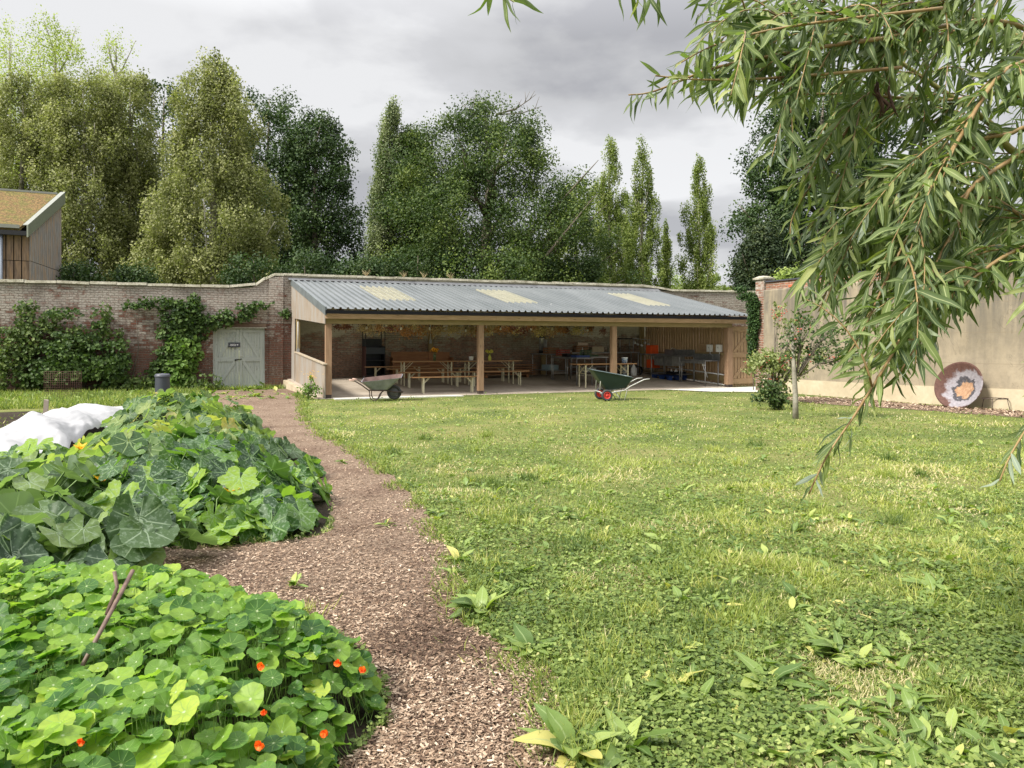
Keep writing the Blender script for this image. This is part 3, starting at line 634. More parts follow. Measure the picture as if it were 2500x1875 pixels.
# door at the right end
dr = thing('slatted_door', 'brown slatted ledge and brace door beside the right corner post of the shelter', 'door', P(13.50, .02, 0), TH)
random.seed(8)
b = MB(); x = .02
while x < .82:
    w = .105; b.b2((x, .02, .02 + random.uniform(0, .03)), (x + w, .042, 2.08)); x += w + .026
b.build('boards', W_slat, dr)
b = MB()
for z0, z1 in ((.12, .30), (1.02, 1.19), (1.90, 2.07)): b.b2((0, -.01, z0), (.90, .019, z1))
for za, zb in ((.31, 1.01), (1.20, 1.89)):
    b.hexa([(.04, -.008, za), (.17, -.008, za), (.17, .018, za), (.04, .018, za), (.73, -.008, zb), (.86, -.008, zb), (.86, .018, zb), (.73, .018, zb)])
b.build('ledges', W_slat, dr)
b = MB(); b.b2((0, -.015, .02), (.03, .05, 2.1)); b.b2((.901, -.015, .02), (.94, .05, 2.1)); b.build('door_frame', W_post, dr)
tm = thing('timber_offcuts', 'short stacked timber blocks on the pale concrete by the slatted door', 'timber', P(13.75, -1.6, .022), TH + R(4))
for k in range(2):
    b = MB(); b.b2((-.28 + k * .03, -.13, .16 * k + .002 * k), (.26 + k * .02, .1, .155 + .162 * k)); b.build('block', wood('fresh_sawn', (.42, .27, .14), (.60, .42, .24)), tm, bevel=.004)

# ================================================================ furniture inside
W_top = wood('varnished_pine', (.36, .19, .085), (.54, .31, .15), .45, False); M_leg = flat('cream_steel', (.62, .58, .40), .45)
def beer(kind, L_, wd, h, label, loc, group, rz=TH, span=1.56):
    t = thing(kind, label, 'table' if 'table' in kind else 'bench', loc, rz, group)
    b = MB(); b.b2((-L_ / 2, -wd / 2, h - .028), (L_ / 2, wd / 2, h)); b.build('table_top' if 'table' in kind else 'seat', W_top, t, bevel=.004)
    for sx in (-1, 1):
        x = sx * span / 2; y = wd / 2 - .05
        for sy in (-1, 1):
            b = MB(); b.b2((x - .017, sy * y - .017, -.03), (x + .017, sy * y + .017, h - .03)); b.build('leg', M_leg, t)
        b = MB(); hb = h * (.62 if 'table' in kind else .60)
        b.bar((x, -y, hb), (x, y, h - .05), .016, .016); b.bar((x, y, hb), (x, -y, h - .05), .016, .016); b.bar((x, -y, hb - .02), (x, y, hb - .02), .016, .02)
        for sy in (-1, 1): b.bar((x - sx * .01, sy * y * .8, hb), (x - sx * min(.3, h * .38), sy * y * .8, h - .035), .014, .014)
        b.build('leg_brace', M_leg, t)
    return t
t1 = beer('trestle_table', 2.2, .5, .77, 'varnished folding table carrying the glass vase of orange sunflowers', P(3.58, 2.68, None), None)
beer('trestle_table', 2.2, .5, .77, 'varnished folding table carrying the white pot and the yellow bottle of flowers', P(5.70, 2.60), None)
beer('trestle_table', 2.2, .55, .77, 'varnished folding table with a blue and white tub, behind the green wheelbarrow', P(9.08, .92), None)
g = 'folding benches under the shelter'
beer('folding_bench', 2.2, .25, .48, 'front folding bench with pale sunlit edge, nearest the lawn, left of the second post', P(3.62, .48), g, span=1.5)
beer('folding_bench', 2.2, .25, .48, 'folding bench along the near side of the table with orange sunflowers', P(3.62, 2.02), g, span=1.56)
beer('folding_bench', 2.2, .25, .48, 'folding bench along the near side of the table with the white pot', P(5.74, 1.98), g, TH + R(1), span=1.6)
beer('folding_bench', 2.2, .25, .48, 'folding bench on the far side of the table with orange sunflowers', P(3.55, 3.35), g)
beer('folding_bench', 2.2, .25, .48, 'folding bench on the far side of the table with the white pot', P(5.7, 3.35), g)
beer('folding_bench', 2.2, .25, .48, 'rear folding bench in front of the black oven rack', P(3.0, 4.25), g, span=1.5)
# settle
se = thing('wooden_settle', 'long brown wooden settle with a high panelled back against the wall', 'settle', P(4.05, 5.0), TH)
W_old = wood('old_brown_oak', (.24, .105, .045), (.37, .18, .08), .5, False)
b = MB(); b.b2((-1.05, .2, 0), (.85, .24, .92)); b.b2((.3, .16, .45), (1.07, .198, .9)); b.build('back_panel', W_old, se)
b = MB(); b.b2((-1.05, -.25, .42), (1.05, .19, .46)); b.build('seat', W_old, se)
b = MB(); b.b2((-1.05, -.2, 0), (1.05, -.16, .418)); b.build('front_board', W_old, se)
for x in (-1.09, 1.052): b = MB(); b.b2((x, -.27, 0), (x + .038, .24, .72)); b.build('end_panel', W_old, se)
# oven rack
ov = thing('oven_rack', 'tall black steel cooking rack on castors with shelves and an open frame on top', 'cabinet', P(2.32, 4.9), TH)
M_blk = nmat('sooty_steel', (.014, .014, .017), (.03, .032, .036), 5, .45, .5); M_rust = nmat('brown_primer', (.055, .02, .018), (.10, .04, .035), 4, .6)
b = MB(); b.b2((-.34, -.3, .10), (-.315, .3, 1.12)); b.build('side_panel', M_rust, ov)
b = MB(); b.b2((.315, -.3, .10), (.34, .3, 1.12)); b.build('side_panel', M_blk, ov)
b = MB(); b.b2((-.312, .27, .10), (.312, .3, 1.12)); b.build('back_panel', M_blk, ov)
for z in (.12, .38, .62): b = MB(); b.b2((-.312, -.29, z), (.312, .268, z + .03)); b.build('shelf', M_blk, ov)
b = MB(); b.b2((-.312, -.31, .86), (.312, .268, 1.08)); b.build('drawer', flat('dark_slate_steel', (.03, .035, .045), .4, .5), ov)
b = MB()
for x in (-.33, .33):
    for y in (-.28, .28): b.bar((x, y, 1.1), (x, y, 1.62), .025, .025)
for y in (-.28, .28): b.bar((-.33, y, 1.62), (.33, y, 1.62), .025, .025)
for x in (-.33, .33): b.bar((x, -.28, 1.62), (x, .28, 1.62), .025, .025)
b.b2((-.33, .26, 1.1), (.33, .28, 1.38)); b.build('top_frame', M_blk, ov)
for x in (-.27, .27):
    for y in (-.22, .22): b = MB(); b.lathe([(0, -.012), (.045, -.012), (.045, .012), (0, .012)], (x, y, .048), 12, Matrix.Rotation(R(90), 3, 'X')); b.build('castor', flat('steel_castor', (.35, .35, .36), .35, .6), ov)
# flowers on tables
def vase(loc, label, glass, col1, col2, n, tall):
    t = thing('flower_vase', label, 'vase', loc, 0)
    b = MB(); b.lathe([(0, 0), (.05, 0), (.055, .02), (.055, .11), (.03, .15), (.028, .19), (.035, .2)] if not glass else [(0, 0), (.045, 0), (.05, .17), (.052, .2), (.046, .2), (.04, .02)], n=18)
    b.build('vase', flat('yellow_glaze', (.62, .62, .10), .3) if not glass else flat('green_glass', (.10, .13, .06), .1), t)
    st_ = MB(); hd = Leaves(); ct = MB(); r = random.Random(3 + n)
    for i in range(n):
        a = 2 * PI * i / n + r.random(); d = r.uniform(.03, .13); p = Vector((d * math.cos(a), d * math.sin(a), tall + r.uniform(-.06, .08)))
        st_.tube([(0, 0, .05), (p.x * .5, p.y * .5, p.z * .6), p], .004, 5)
        nrm = Vector((math.cos(a) * .5, math.sin(a) * .5 - .6, .5)).normalized(); M = nrm.to_track_quat('Z', 'Y').to_matrix()
        ct.lathe([(0, .012), (.016, .008), (.018, 0)], p, 8, M)
        for k in range(12):
            b_ = 2 * PI * k / 12; x = M @ Vector((math.cos(b_), math.sin(b_), .25))
            hd.add(PETAL, np.array([p + x * .012]), frames(np.array([x]), np.array([nrm])), np.array([.05]), np.array([r.random()]))
    st_.build('stems', flat('green_stem', (.08, .13, .03), .6), t); ct.build('flower_centres', flat('flower_centre', (.05, .03, .015), .8), t)
    hd.build('petals', card('petals' + str(n), [(0, col1), (1, col2)]), t)
PETAL = (np.array([(0, -.14, 0), (.5, -.28, .06), (1, 0, 0), (.5, .28, .06)]), np.array([(0, 1, 2, 3)]), np.array([(0, 0), (.5, 0), (1, .5), (.5, 1)]))
vase(P(3.85, 2.68, zf(2.68) + .771), 'glass vase of orange sunflowers on the left folding table', True, (.75, .30, .02), (.85, .45, .03), 9, .33)
vase(P(5.72, 2.6, zf(2.6) + .771), 'yellow bottle of pale yellow sunflowers on the middle folding table', False, (.55, .50, .08), (.70, .62, .12), 7, .30)
b = thing('serving_pot', 'white pot standing on a white plate on the middle table', 'pot', P(5.07, 2.6, zf(2.6) + .771), TH)
m_ = MB(); m_.lathe([(0, .022), (.055, .022), (.075, .05), (.078, .135), (.082, .14), (.074, .14), (.070, .05)], n=20); m_.build('pot', flat('white_china', (.85, .84, .80), .25), b)
m_ = MB(); m_.lathe([(0, 0), (.06, 0), (.11, .016), (.113, .02), (.06, .008), (0, .008)], n=24); m_.build('plate', flat('white_china2', (.72, .71, .68), .25), b)
def pot(loc, r_, h, m, label, name='saucepan', cat='pan', handle=True):
    t = thing(name, label, cat, loc, random.uniform(0, 3)); b = MB(); b.lathe([(0, 0), (r_ * .92, 0), (r_, .02), (r_, h), (r_ * 1.05, h + .005), (r_ * .95, h), (r_ * .93, .02), (0, .015)], n=20); b.build('body', m, t)
    if handle: b = MB(); b.tube([(r_, 0, h * .85), (r_ + .06, 0, h * .95), (r_ + .16, 0, h)], .008, 6); b.build('handle', M_blk, t)
    return t
M_ss = nmat('brushed_steel', (.32, .32, .32), (.48, .48, .48), 8, .38, .6, bump=.03); M_ssd = nmat('dull_steel', (.17, .172, .175), (.28, .283, .285), 5, .45, .4, bump=.03)
M_tubew = flat('tub_white', (.78, .78, .78), .4)
tb = thing('plastic_tub', 'blue and white plastic tub with a white lid on the right folding table', 'tub', P(9.86, .9, zf(.9) + .771), TH)
b = MB(); b.lathe([(0, 0), (.088, 0), (.10, .17)], n=24); b.build('tub', nmat('printed_tub', (.16, .28, .50), (.60, .68, .78), 14, .4, lo=.45, hi=.55), tb)
b = MB(); b.lathe([(.102, .165), (.106, .168), (.106, .19), (.098, .196), (0, .196)], n=24); b.build('lid', M_tubew, tb)
# steel worktables
def worktable(u0, u1, v0, v1, h, label, shelf=.25, edge=None, legs=None):
    uc, vc = (u0 + u1) / 2, (v0 + v1) / 2; t = thing('steel_worktable', label, 'worktable', P(uc, vc), TH); a, c = (u1 - u0) / 2, (v1 - v0) / 2
    b = MB(); b.b2((-a, -c, h - .045), (a, c, h)); b.build('table_top', M_ssd, t, bevel=.004)
    for sx in (-1, 1):
        for sy in (-1, 1): b = MB(); b.tube([(sx * (a - .04), sy * (c - .05), -.06 if sy < 0 else -.02), (sx * (a - .04), sy * (c - .05), h - .045)], .019, 8); b.build('leg', M_ss, t)
    if shelf: b = MB(); b.b2((-a + .06, -c + .05, shelf), (a - .06, c - .05, shelf + .03)); b.build('shelf', M_ssd, t)
    else: b = MB(); b.bar((-a + .04, -c + .05, .3), (a - .04, -c + .05, .3), .02, .02); b.bar((-a + .04, c - .05, .3), (a - .04, c - .05, .3), .02, .02); b.build('brace', M_ss, t)
    return t
worktable(8.33, 8.98, 1.40, 3.35, .88, 'steel worktable nearest the lawn, its end facing out behind the right folding table', None)
worktable(8.35, 9.0, 3.42, 5.2, .88, 'steel worktable with the drinks urn at its far end, next to the back wall')
worktable(9.15, 9.80, 1.9, 3.6, .88, 'steel worktable standing beside the first one, further right', .3)
worktable(9.75, 12.75, 4.62, 5.25, .88, 'long steel worktable running along the back wall', .3)
worktable(12.72, 13.36, 3.75, 4.6, .86, 'small steel worktable left of the double sink by the slatted wall', .28)
# things on worktables
M_white = flat('soft_white', (.72, .72, .70), .5); M_woodc = wood('crate_wood', (.20, .10, .05), (.34, .19, .10), .7, False)
ur = thing('drinks_urn', 'tall steel drinks urn with a black lid on the worktable', 'urn', P(8.5, 4.55, zf(4.5) + .882), TH)
b = MB(); b.lathe([(0, .10), (.10, .10), (.10, .56)], n=20); b.build('tank', M_ss, ur)
b = MB(); b.lathe([(.108, .56), (.108, .60), (.05, .63), (0, .63)], n=20); b.lathe([(0, 0), (.11, 0), (.11, .098), (0, .098)], n=20); b.build('lid_and_base', M_blk, ur)
b = MB(); b.tube([(0, -.10, .15), (0, -.16, .15), (0, -.17, .12)], .012, 6); b.build('tap', M_blk, ur)
u2 = thing('water_filter', 'narrow steel canister behind the urn', 'canister', P(8.78, 4.85, zf(4.8) + .882), TH)
b = MB(); b.lathe([(0, 0), (.07, 0), (.07, .46), (.03, .50), (0, .50)], n=16); b.build('canister', M_ss, u2)
def crate(loc, d, m, label, rz=TH, name='wooden_crate', cat='crate', slats=3):
    t = thing(name, label, cat, loc, rz); x, y, z = d[0] / 2, d[1] / 2, d[2]
    b = MB(); b.b2((-x, -y, 0), (x, y, .012)); b.build('base', m, t)
    b = MB(); hs = z / slats
    for k in range(slats):
        z0, z1 = k * hs + .014, (k + 1) * hs - (.012 if slats > 1 else 0)
        b.b2((-x, -y, z0), (x, -y + .012, z1)); b.b2((-x, y - .012, z0), (x, y, z1)); b.b2((-x, -y + .0125, z0), (-x + .012, y - .0125, z1)); b.b2((x - .012, -y + .0125, z0), (x, y - .0125, z1))
    b.build('sides', m, t); b = MB()
    for sx in (-1, 1):
        for sy in (-1, 1): b.b2((sx * (x - .027) - .012, sy * (y - .027) - .012, .013), (sx * (x - .027) + .012, sy * (y - .027) + .012, z))
    b.build('corner_battens', m, t); return t
zt = lambda v: zf(v) + .883
M_red = flat('red_crate', (.30, .06, .04), .5); M_org = flat('orange_plastic', (.72, .09, .015), .4); M_grn = flat('green_box', (.06, .11, .05), .5); M_blu = flat('blue_plastic', (.02, .06, .22), .45)
crate(P(8.62, 4.0, zt(4.0)), (.42, .5, .24), M_woodc, 'brown wooden crate on the worktable right of the urn')
crate(P(8.68, 3.15, zt(3.1)), (.38, .36, .22), M_red, 'dark red crate on the front worktable', name='red_crate')
crate(P(8.62, 2.5, zt(2.5)), (.36, .42, .10), M_blk, 'low black tray of odds and ends on the front worktable', name='black_tray', cat='tray', slats=1)
crate(P(8.70, 1.85, zt(1.85)), (.5, .42, .09), M_blu, 'dark blue tray at the near end of the front worktable', name='blue_tray', cat='tray', slats=1)
crate(P(10.3, 4.95, zt(4.9)), (.5, .3, .26), M_woodc, 'wooden crate of jars at the left of the back worktable')
crate(P(10.32, 4.92, zt(4.9) + .262), (.42, .28, .10), flat('pale_board', (.45, .35, .27), .6), 'pale shallow box on top of the wooden crate of jars', name='shallow_box', cat='box', slats=1)
crate(P(9.55, 3.05, zt(3)), (.3, .3, .2), M_grn, 'green plastic crate on the second worktable', name='green_crate')
crate(P(9.4, 2.4, zt(2.4)), (.42, .34, .06), M_grn, 'flat green tray on the second worktable', name='green_tray', cat='tray', slats=1)
crate(P(11.0, 4.95, zt(4.9)), (.5, .3, .2), flat('buff_card', (.36, .30, .20), .8), 'buff cardboard box on the back worktable', name='cardboard_box', cat='box', slats=1)
crate(P(8.72, 4.3, zf(4.3) + .285), (.4, .6, .18), flat('pale_blue_tub', (.24, .32, .36), .5), 'pale blue storage box on the shelf under the urn table', name='storage_box', cat='box', slats=1)
crate(P(9.45, 2.7, zf(2.7) + .335), (.36, .5, .14), flat('off_white_tray', (.45, .44, .40), .5), 'off-white tray on the lower shelf of the second worktable', name='white_tray', cat='tray', slats=1)
bb = pot(P(11.62, 4.85, zt(4.8)), .17, .20, flat('enamel_grey', (.36, .34, .28), .4), 'large pale stock pot on the back worktable', 'stock_pot', 'pot', False)
pot(P(9.1 - .25, 3.6, zt(3.6)), .12, .12, M_ss, 'steel saucepan beside the brown wooden crate')
rk = thing('plate_rack', 'black and steel countertop rack on the back worktable', 'rack', P(12.25, 4.92, zt(4.9)), TH)
b = MB()
for x in (-.3, .3): b.tube([(x, -.15, 0), (x, -.15, .5)], .014, 6); b.tube([(x, .15, 0), (x, .15, .5)], .014, 6)
b.build('uprights', M_ss, rk); b = MB(); b.b2((-.33, -.18, .50), (.33, .18, .54)); b.b2((-.29, -.13, .2), (.29, .13, .215)); b.build('rack_shelf', M_blk, rk)
def bottle(loc, h, r_, m, label, capm=None, g=None):
    t = thing('bottle', label, 'bottle', loc, 0, g); b = MB(); b.lathe([(0, 0), (r_, 0), (r_, h * .6), (r_ * .35, h * .76), (r_ * .35, h * .9)], n=12); b.build('body', m, t)
    b = MB(); b.lathe([(r_ * .4, h * .88), (r_ * .4, h), (0, h)], n=12); b.build('cap', capm or M_white, t)
bottle(P(9.62, 3.45, zt(3.4)), .27, .04, flat('clear_bottle', (.45, .5, .45), .2), 'white capped clear bottle on the second worktable')
bottle(P(9.25, 2.9, zt(2.9)), .2, .035, flat('green_bottle', (.10, .16, .08), .2), 'small green bottle on the second worktable', M_blk)
bottle(P(8.86, 2.85, zt(2.9)), .17, .035, flat('brown_jar', (.2, .1, .04), .2), 'small brown jar next to the dark red crate')
# stacked folded tables under back
sk_t = thing('folded_table_stack', 'stack of folded brown tabletops standing low behind the middle table', 'tables', P(7.05, 4.6), TH); random.seed(9)
for i in range(5):
    b = MB(); o = random.uniform(-.05, .05); b.b2((-1.1 + o, -.27, .10 + i * .085), (1.1 + o, .27, .13 + i * .085)); b.build('folded_top', W_old, sk_t)
for x in (-.8, .8): b = MB(); b.b2((x - .05, -.25, 0), (x + .05, .25, .098)); b.build('bearer', W_old, sk_t)
# sinks
si = thing('double_sink', 'stainless double bowl sink unit along the slatted wall, with a lower shelf', 'sink', P(13.03, 2.83), TH)
b = MB(); 
b.b2((-.33, -.95, .85), (-.27, .95, .875)); b.b2((.27, -.95, .85), (.33, .95, .875)); b.b2((-.269, -.95, .85), (.269, -.42, .875)); b.b2((-.269, .13, .85), (.269, .20, .875)); b.b2((-.269, .78, .85), (.269, .95, .875)); b.b2((.31, -.95, .876), (.33, .95, 1.1)); b.build('top', M_ssd, si)
for y0, y1 in ((-.42, .13), (.20, .78)):
    b = MB(); b.b2((-.269, y0 - .001, .5), (-.26, y1, .849)); b.b2((.26, y0, .5), (.269, y1, .849)); b.b2((-.26, y0, .5), (.26, y0 + .009, .849)); b.b2((-.26, y1 - .009, .5), (.26, y1, .849)); b.b2((-.26, y0 + .01, .5), (.26, y1 - .01, .51)); b.build('bowl', M_ss, si)
for x in (-.3, .3):
    for y in (-.92, .92): b = MB(); b.tube([(x, y, -.05), (x, y, .849)], .02, 8); b.build('leg', M_ss, si)
b = MB(); b.b2((-.28, -.9, .20), (.28, .9, .225)); b.build('shelf', M_ssd, si)
b = MB(); b.tube([(.25, .16, .876), (.25, .16, 1.12), (.12, .16, 1.16), (.05, .16, 1.08)], .014, 8); b.build('tap', M_ss, si)
hb = thing('hand_basin', 'shallow stainless hand basin table at the right end of the slatted wall', 'basin', P(13.03, 1.15), TH)
b = MB(); b.b2((-.30, -.72, .80), (.30, .72, .84)); b.b2((.29, -.72, .841), (.31, .72, 1.05)); b.build('basin_top', M_ssd, hb)
b = MB(); b.b2((-.29, -.70, .72), (-.27, .70, .799)); b.build('front_rail', M_ss, hb)
for x in (-.27, .27):
    for y in (-.68, .68): b = MB(); b.tube([(x, y, -.05), (x, y, .80)], .02, 8); b.build('leg', M_ss, hb)
b = MB(); b.tube([(.12, -.05, .799), (.12, -.05, .66), (.12, -.05, .62)], .05, 10); b.tube([(.12, -.05, .62), (.14, -.05, .5), (.2, -.08, .42), (.26, -.1, .22)], .018, 8); b.build('trap', flat('white_trap', (.78, .78, .76), .35), hb)
b = MB(); b.tube([(.22, -.05, .84), (.22, -.05, 1.0), (.12, -.05, 1.04)], .012, 8); b.tube([(.22, -.45, .84), (.22, -.45, 1.0), (.12, -.45, 1.04)], .012, 8); b.build('taps', M_ss, hb)
for v, lab in ((1.02, 'square white dispenser on the slatted wall, the left one, above the hand basin'), (.50, 'square white dispenser on the slatted wall, the right one, nearest the corner post')):
    t = thing('soap_dispenser', lab, 'dispenser', P(13.40, v, 1.32), TH, 'white dispensers above the hand basin')
    b = MB(); b.b2((-.09, -.11, -.12), (.015, .11, .13)); b.build('case', M_white, t, bevel=.015)
    b = MB(); b.lathe([(0, 0), (.02, 0), (.02, .006), (0, .006)], (-.0965, 0, .03), 10, Matrix.Rotation(R(90), 3, 'Y')); b.build('badge', flat('badge_grey', (.3, .3, .32), .4), t)
    b = MB(); b.tube([(-.02, 0, -.12), (-.02, .0, -.22), (.0, .02, -.30)], .012, 6); b.build('pipe', M_white, t)
bd = MB(); bd.b2((-.01, -.65, -.16), (.012, .65, .16)); bd_o = bd.build('splash_board', W_slat, None, P(13.42, 1.05, 1.32), TH); tag(bd_o, 'brown backing board behind the two white dispensers', 'board')
crate(P(13.0, 4.12, zf(4.1) + .863), (.34, .34, .33), M_org, 'orange plastic crate standing on the small worktable by the sink', name='orange_crate', slats=1)
crate(P(12.98, 4.02, zf(4.0) + .313), (.36, .36, .33), M_org, 'orange plastic crate on the shelf below the small worktable', name='orange_crate', slats=1)
pl = thing('plastic_pallet', 'blue plastic pallet on the floor under the double sink', 'pallet', P(12.98, 2.95), TH)
b = MB()
for i in range(7): b.b2((-.38, -.6 + i * .175, .115), (.38, -.6 + i * .175 + .14, .14))
b.build('deck', M_blu, pl)
for x in (-.31, 0, .31):
    for y in (-.5, 0, .5): b = MB(); b.b2((x - .06, y - .09, -.02), (x + .06, y + .09, .114)); b.build('foot', M_blu, pl)
tr = crate(P(12.95, 2.45, zf(2.4) + .228), (.45, .6, .10), M_blk, 'black tray of white bottles on the lower shelf of the double sink', name='bottle_tray', cat='tray', slats=1)
for i, (du, dv) in enumerate(((-.1, -.1), (.05, .05), (-.08, .18))): bottle(P(12.95 + du, 2.45 + dv, zf(2.4) + .242), .17, .04, M_white, 'white bottle lying in the black tray below the double sink', g='white bottles under the sink')
# gas bottles, sprayer, watering things below back table
for i, (u, v, h, m, lab) in enumerate(((11.9, 4.3, .42, flat('pale_drum', (.30, .33, .36), .5), 'pale blue-grey jerrycan with a handle on the floor by the back table'), (12.25, 4.25, .44, M_tubew, 'white pump sprayer on the floor by the back table'))):
    t = thing('sprayer' if i else 'jerrycan', lab, 'sprayer' if i else 'can', P(u, v), TH); b = MB()
    b.lathe([(0, 0), (.11, 0), (.12, .05), (.12, h * .65), (.05, h * .85), (.03, h)], n=16); b.build('tank', m, t); b = MB(); b.tube([(-.05, 0, h), (-.05, 0, h + .08), (.05, 0, h + .08), (.05, 0, h)], .012, 6); b.build('handle', M_blk, t)
t = thing('cable_reel', 'black coiled hose and reel beneath the small worktable', 'reel', P(12.55, 4.35), TH)
for k in range(4): b = MB(); b.tube([(.17 * math.cos(a), .03 * k, .19 + .17 * math.sin(a)) for a in [2 * PI * i / 20 for i in range(21)]], .013, 6); b.build('coil', M_blk, t)
# hanging utensils rail
t = thing('utensil_rail', 'hanging steel rail of pans and utensils above the back worktable corner', 'rail', P(12.6, 4.35, 2.05), TH)
b = MB(); b.tube([(-.35, 0, -.36), (.45, 0, -.42)], .012, 6)
for x in (-.2, .3): b.tube([(x, 0, -.39), (x, 0, .3)], .004, 5)
b.build('rail', M_ss, t)
for k, x in enumerate((-.25, -.12, .05, .2, .36)):
    b = MB(); l = .12 + .05 * (k % 3); b.tube([(x, 0, -.38), (x, 0, -.38 - l)], .006, 5); b.lathe([(0, 0), (.05, .0), (.06, .03)], (x, 0, -.42 - l), 12, Matrix.Rotation(R(70), 3, 'X')); b.build('utensil', M_ss, t)
# conduits with switches
for u, v, z0, z1, lab in ((4.43, VW - .19, 1.55, 2.35, 'white cable conduit ending in a grey switch box on the rear post'), (-.24, 4.44, 1.25, 2.2, 'white cable conduit with a grey switch box by the left side opening')):
    t = thing('switch_box', lab, 'switch', P(u, v, z0), TH); b = MB(); b.tube([(0, -.02, .08), (0, -.02, z1 - z0)], .012, 6); b.build('conduit', M_white, t)
    b = MB(); b.b2((-.045, -.05, -.06), (.045, 0, .08)); b.build('box', flat('grey_switch', (.3, .3, .3), .5), t)
# dried flower bunches and bulbs on wires
wz = 2.22
for v in (2.0, 3.1):
    b = MB(); b.tube([(0, 0, 0), (10.2, 0, 0)], .004, 5); tag(b.build('hanging_wire', M_blk, None, P(.3, v, wz - (.0 if v < 3 else -.05)), TH), 'thin wire carrying the dried flower bunches, %s' % ('the front one' if v < 3 else 'the rear one'), 'wire')
kinds = [('tan seed-head', [(0, (.35, .25, .13)), (1, (.62, .48, .27))]), ('rusty orange', [(0, (.30, .13, .05)), (1, (.55, .28, .10))]), ('dark red', [(0, (.12, .04, .035)), (1, (.24, .09, .06))]), ('straw yellow', [(0, (.42, .33, .12)), (1, (.68, .56, .26))])]
BUN = []
def leaf_tpl(w=.5, bend=.1): return (np.array([(0, -.05 * w, 0), (.5, -.5 * w, -bend), (1, 0, 0), (.5, .5 * w, -bend)]), np.array([(0, 1, 2, 3)]), np.array([(0, .5), (.5, 0), (1, .5), (.5, 1)]))
TPL = leaf_tpl(.6)
for kn, stops in kinds:
    t = thing('dried_flower_bunch', kn + ' dried flower bunch hanging upside down from the wires under the shelter roof', 'dried flowers', P(1, 2, 2.2), 0, kn + ' bunches hung to dry')
    b = MB(); r = random.Random(len(kn))
    for i in range(9): a = r.uniform(0, 6.28); b.tube([(0, 0, 0), (.06 * math.cos(a), .06 * math.sin(a), -.22 - .05 * r.random())], .004, 4)
    b.build('stems', nmat('dry_stem_' + kn[:3], (.12, .10, .04), (.22, .18, .08), 20), t)
    n = 150; pos = rng.normal(size=(n, 3)) * np.array([.065, .065, .06]) + np.array([0, 0, -.26]); pos[:, :2] *= (1.2 + (pos[:, 2:3] + .26) * -3)
    lv = Leaves(); lv.add(TPL, pos, frames(rng.normal(size=(n, 3)), rng.normal(size=(n, 3))), rng.uniform(.03, .07, n), rng.random(n)); lv.build('flower_heads', card('dried_' + kn[:3], stops, tf=.15), t); BUN.append(t)
r = random.Random(21); first = [True] * 4
for i in range(62):
    v = 2.0 if i % 2 else 3.1; u = .9 + 9.2 * (i / 62) + r.uniform(-.15, .15)
    if u > 8.3 and r.random() < .4: continue
    k = r.choices(range(4), [4, 3, 2, 2])[0]; z = wz + (.05 if v > 3 else 0) + r.uniform(-.02, .02); s = r.uniform(.8, 1.35)
    if first[k]: BUN[k].location = P(u, v, z); first[k] = False
    else: dup(BUN[k], P(u, v, z), r.uniform(0, 6), scale=(s, s, r.uniform(.8, 1.4)))
bulb = thing('festoon_bulb', 'small pale festoon bulb hanging among the dried flowers', 'bulb', P(1.5, 1.9, 1.98), 0, 'festoon bulbs')
b = MB(); b.lathe([(0, -.06), (.03, -.05), (.04, -.02), (.03, .01), (.012, .03)], n=12); b.build('glass', flat('bulb_glass', (.6, .58, .5), .15), bulb)
b = MB(); b.lathe([(.014, .03), (.016, .08), (0, .08)], n=8); b.tube([(0, 0, .08), (0, 0, .26)], .003, 4); b.build('cap', M_blk, bulb)
for i in range(1, 9): dup(bulb, P(1.5 + i * 1.05 + r.uniform(-.2, .2), 1.9, 1.96 + r.uniform(-.06, .04)))

# ================================================================ wheelbarrows
M_tyre = flat('tyre_rubber', (.035, .035, .037), .75); M_galv = nmat('galvanised_tray', (.20, .215, .24), (.32, .335, .36), 4, .5, .2); M_rustt = nmat('rusty_inside', (.085, .05, .042), (.16, .10, .085), 3, .85)
M_tube = flat('rusty_tube', (.06, .04, .032), .6, .3)
def wheel(t, x, z, y, r_, wd, tyre, rimm, spokes=False):
    M = Matrix.Rotation(R(90), 3, 'X'); tw = wd / 2
    w = MB(); w.lathe([(r_ * .62, -tw * .8), (r_ * .85, -tw), (r_ * .97, -tw * .6), (r_, 0), (r_ * .97, tw * .6), (r_ * .85, tw), (r_ * .62, tw * .8), (r_ * .62, -tw * .8)], (x, y, z), 28, M); wo = w.build('wheel', tyre, t)
    b = MB()
    if spokes:
        b.lathe([(r_ * .50, -tw * .7), (r_ * .61, -tw * .9), (r_ * .61, tw * .9), (r_ * .50, tw * .7), (r_ * .50, -tw * .7)], (x, y, z), 28, M); b.lathe([(0, -tw * .9), (r_ * .16, -tw * .9), (r_ * .16, tw * .9), (0, tw * .9)], (x, y, z), 14, M)
        for k in range(5): a = 2 * PI * k / 5 + .3; b.bar((x + r_ * .1 * math.cos(a), y, z + r_ * .1 * math.sin(a)), (x + r_ * .56 * math.cos(a), y, z + r_ * .56 * math.sin(a)), tw * 1.2, r_ * .17, up=(0, 1, 0))
        b2_ = MB(); b2_.lathe([(0, 0), (r_ * .5, 0), (r_ * .5, .004), (0, .004)], (x, y, z), 20, M); b2_.build('rim_back', flat('rim_shade_red', (.16, .02, .015), .6), wo)
    else: b.lathe([(0, -tw * .5), (r_ * .2, -tw * .7), (r_ * .35, -tw * .3), (r_ * .61, -tw * .7), (r_ * .61, tw * .7), (r_ * .35, tw * .3), (r_ * .2, tw * .7), (0, tw * .5)], (x, y, z), 28, M)
    b.build('rim', rimm, wo)
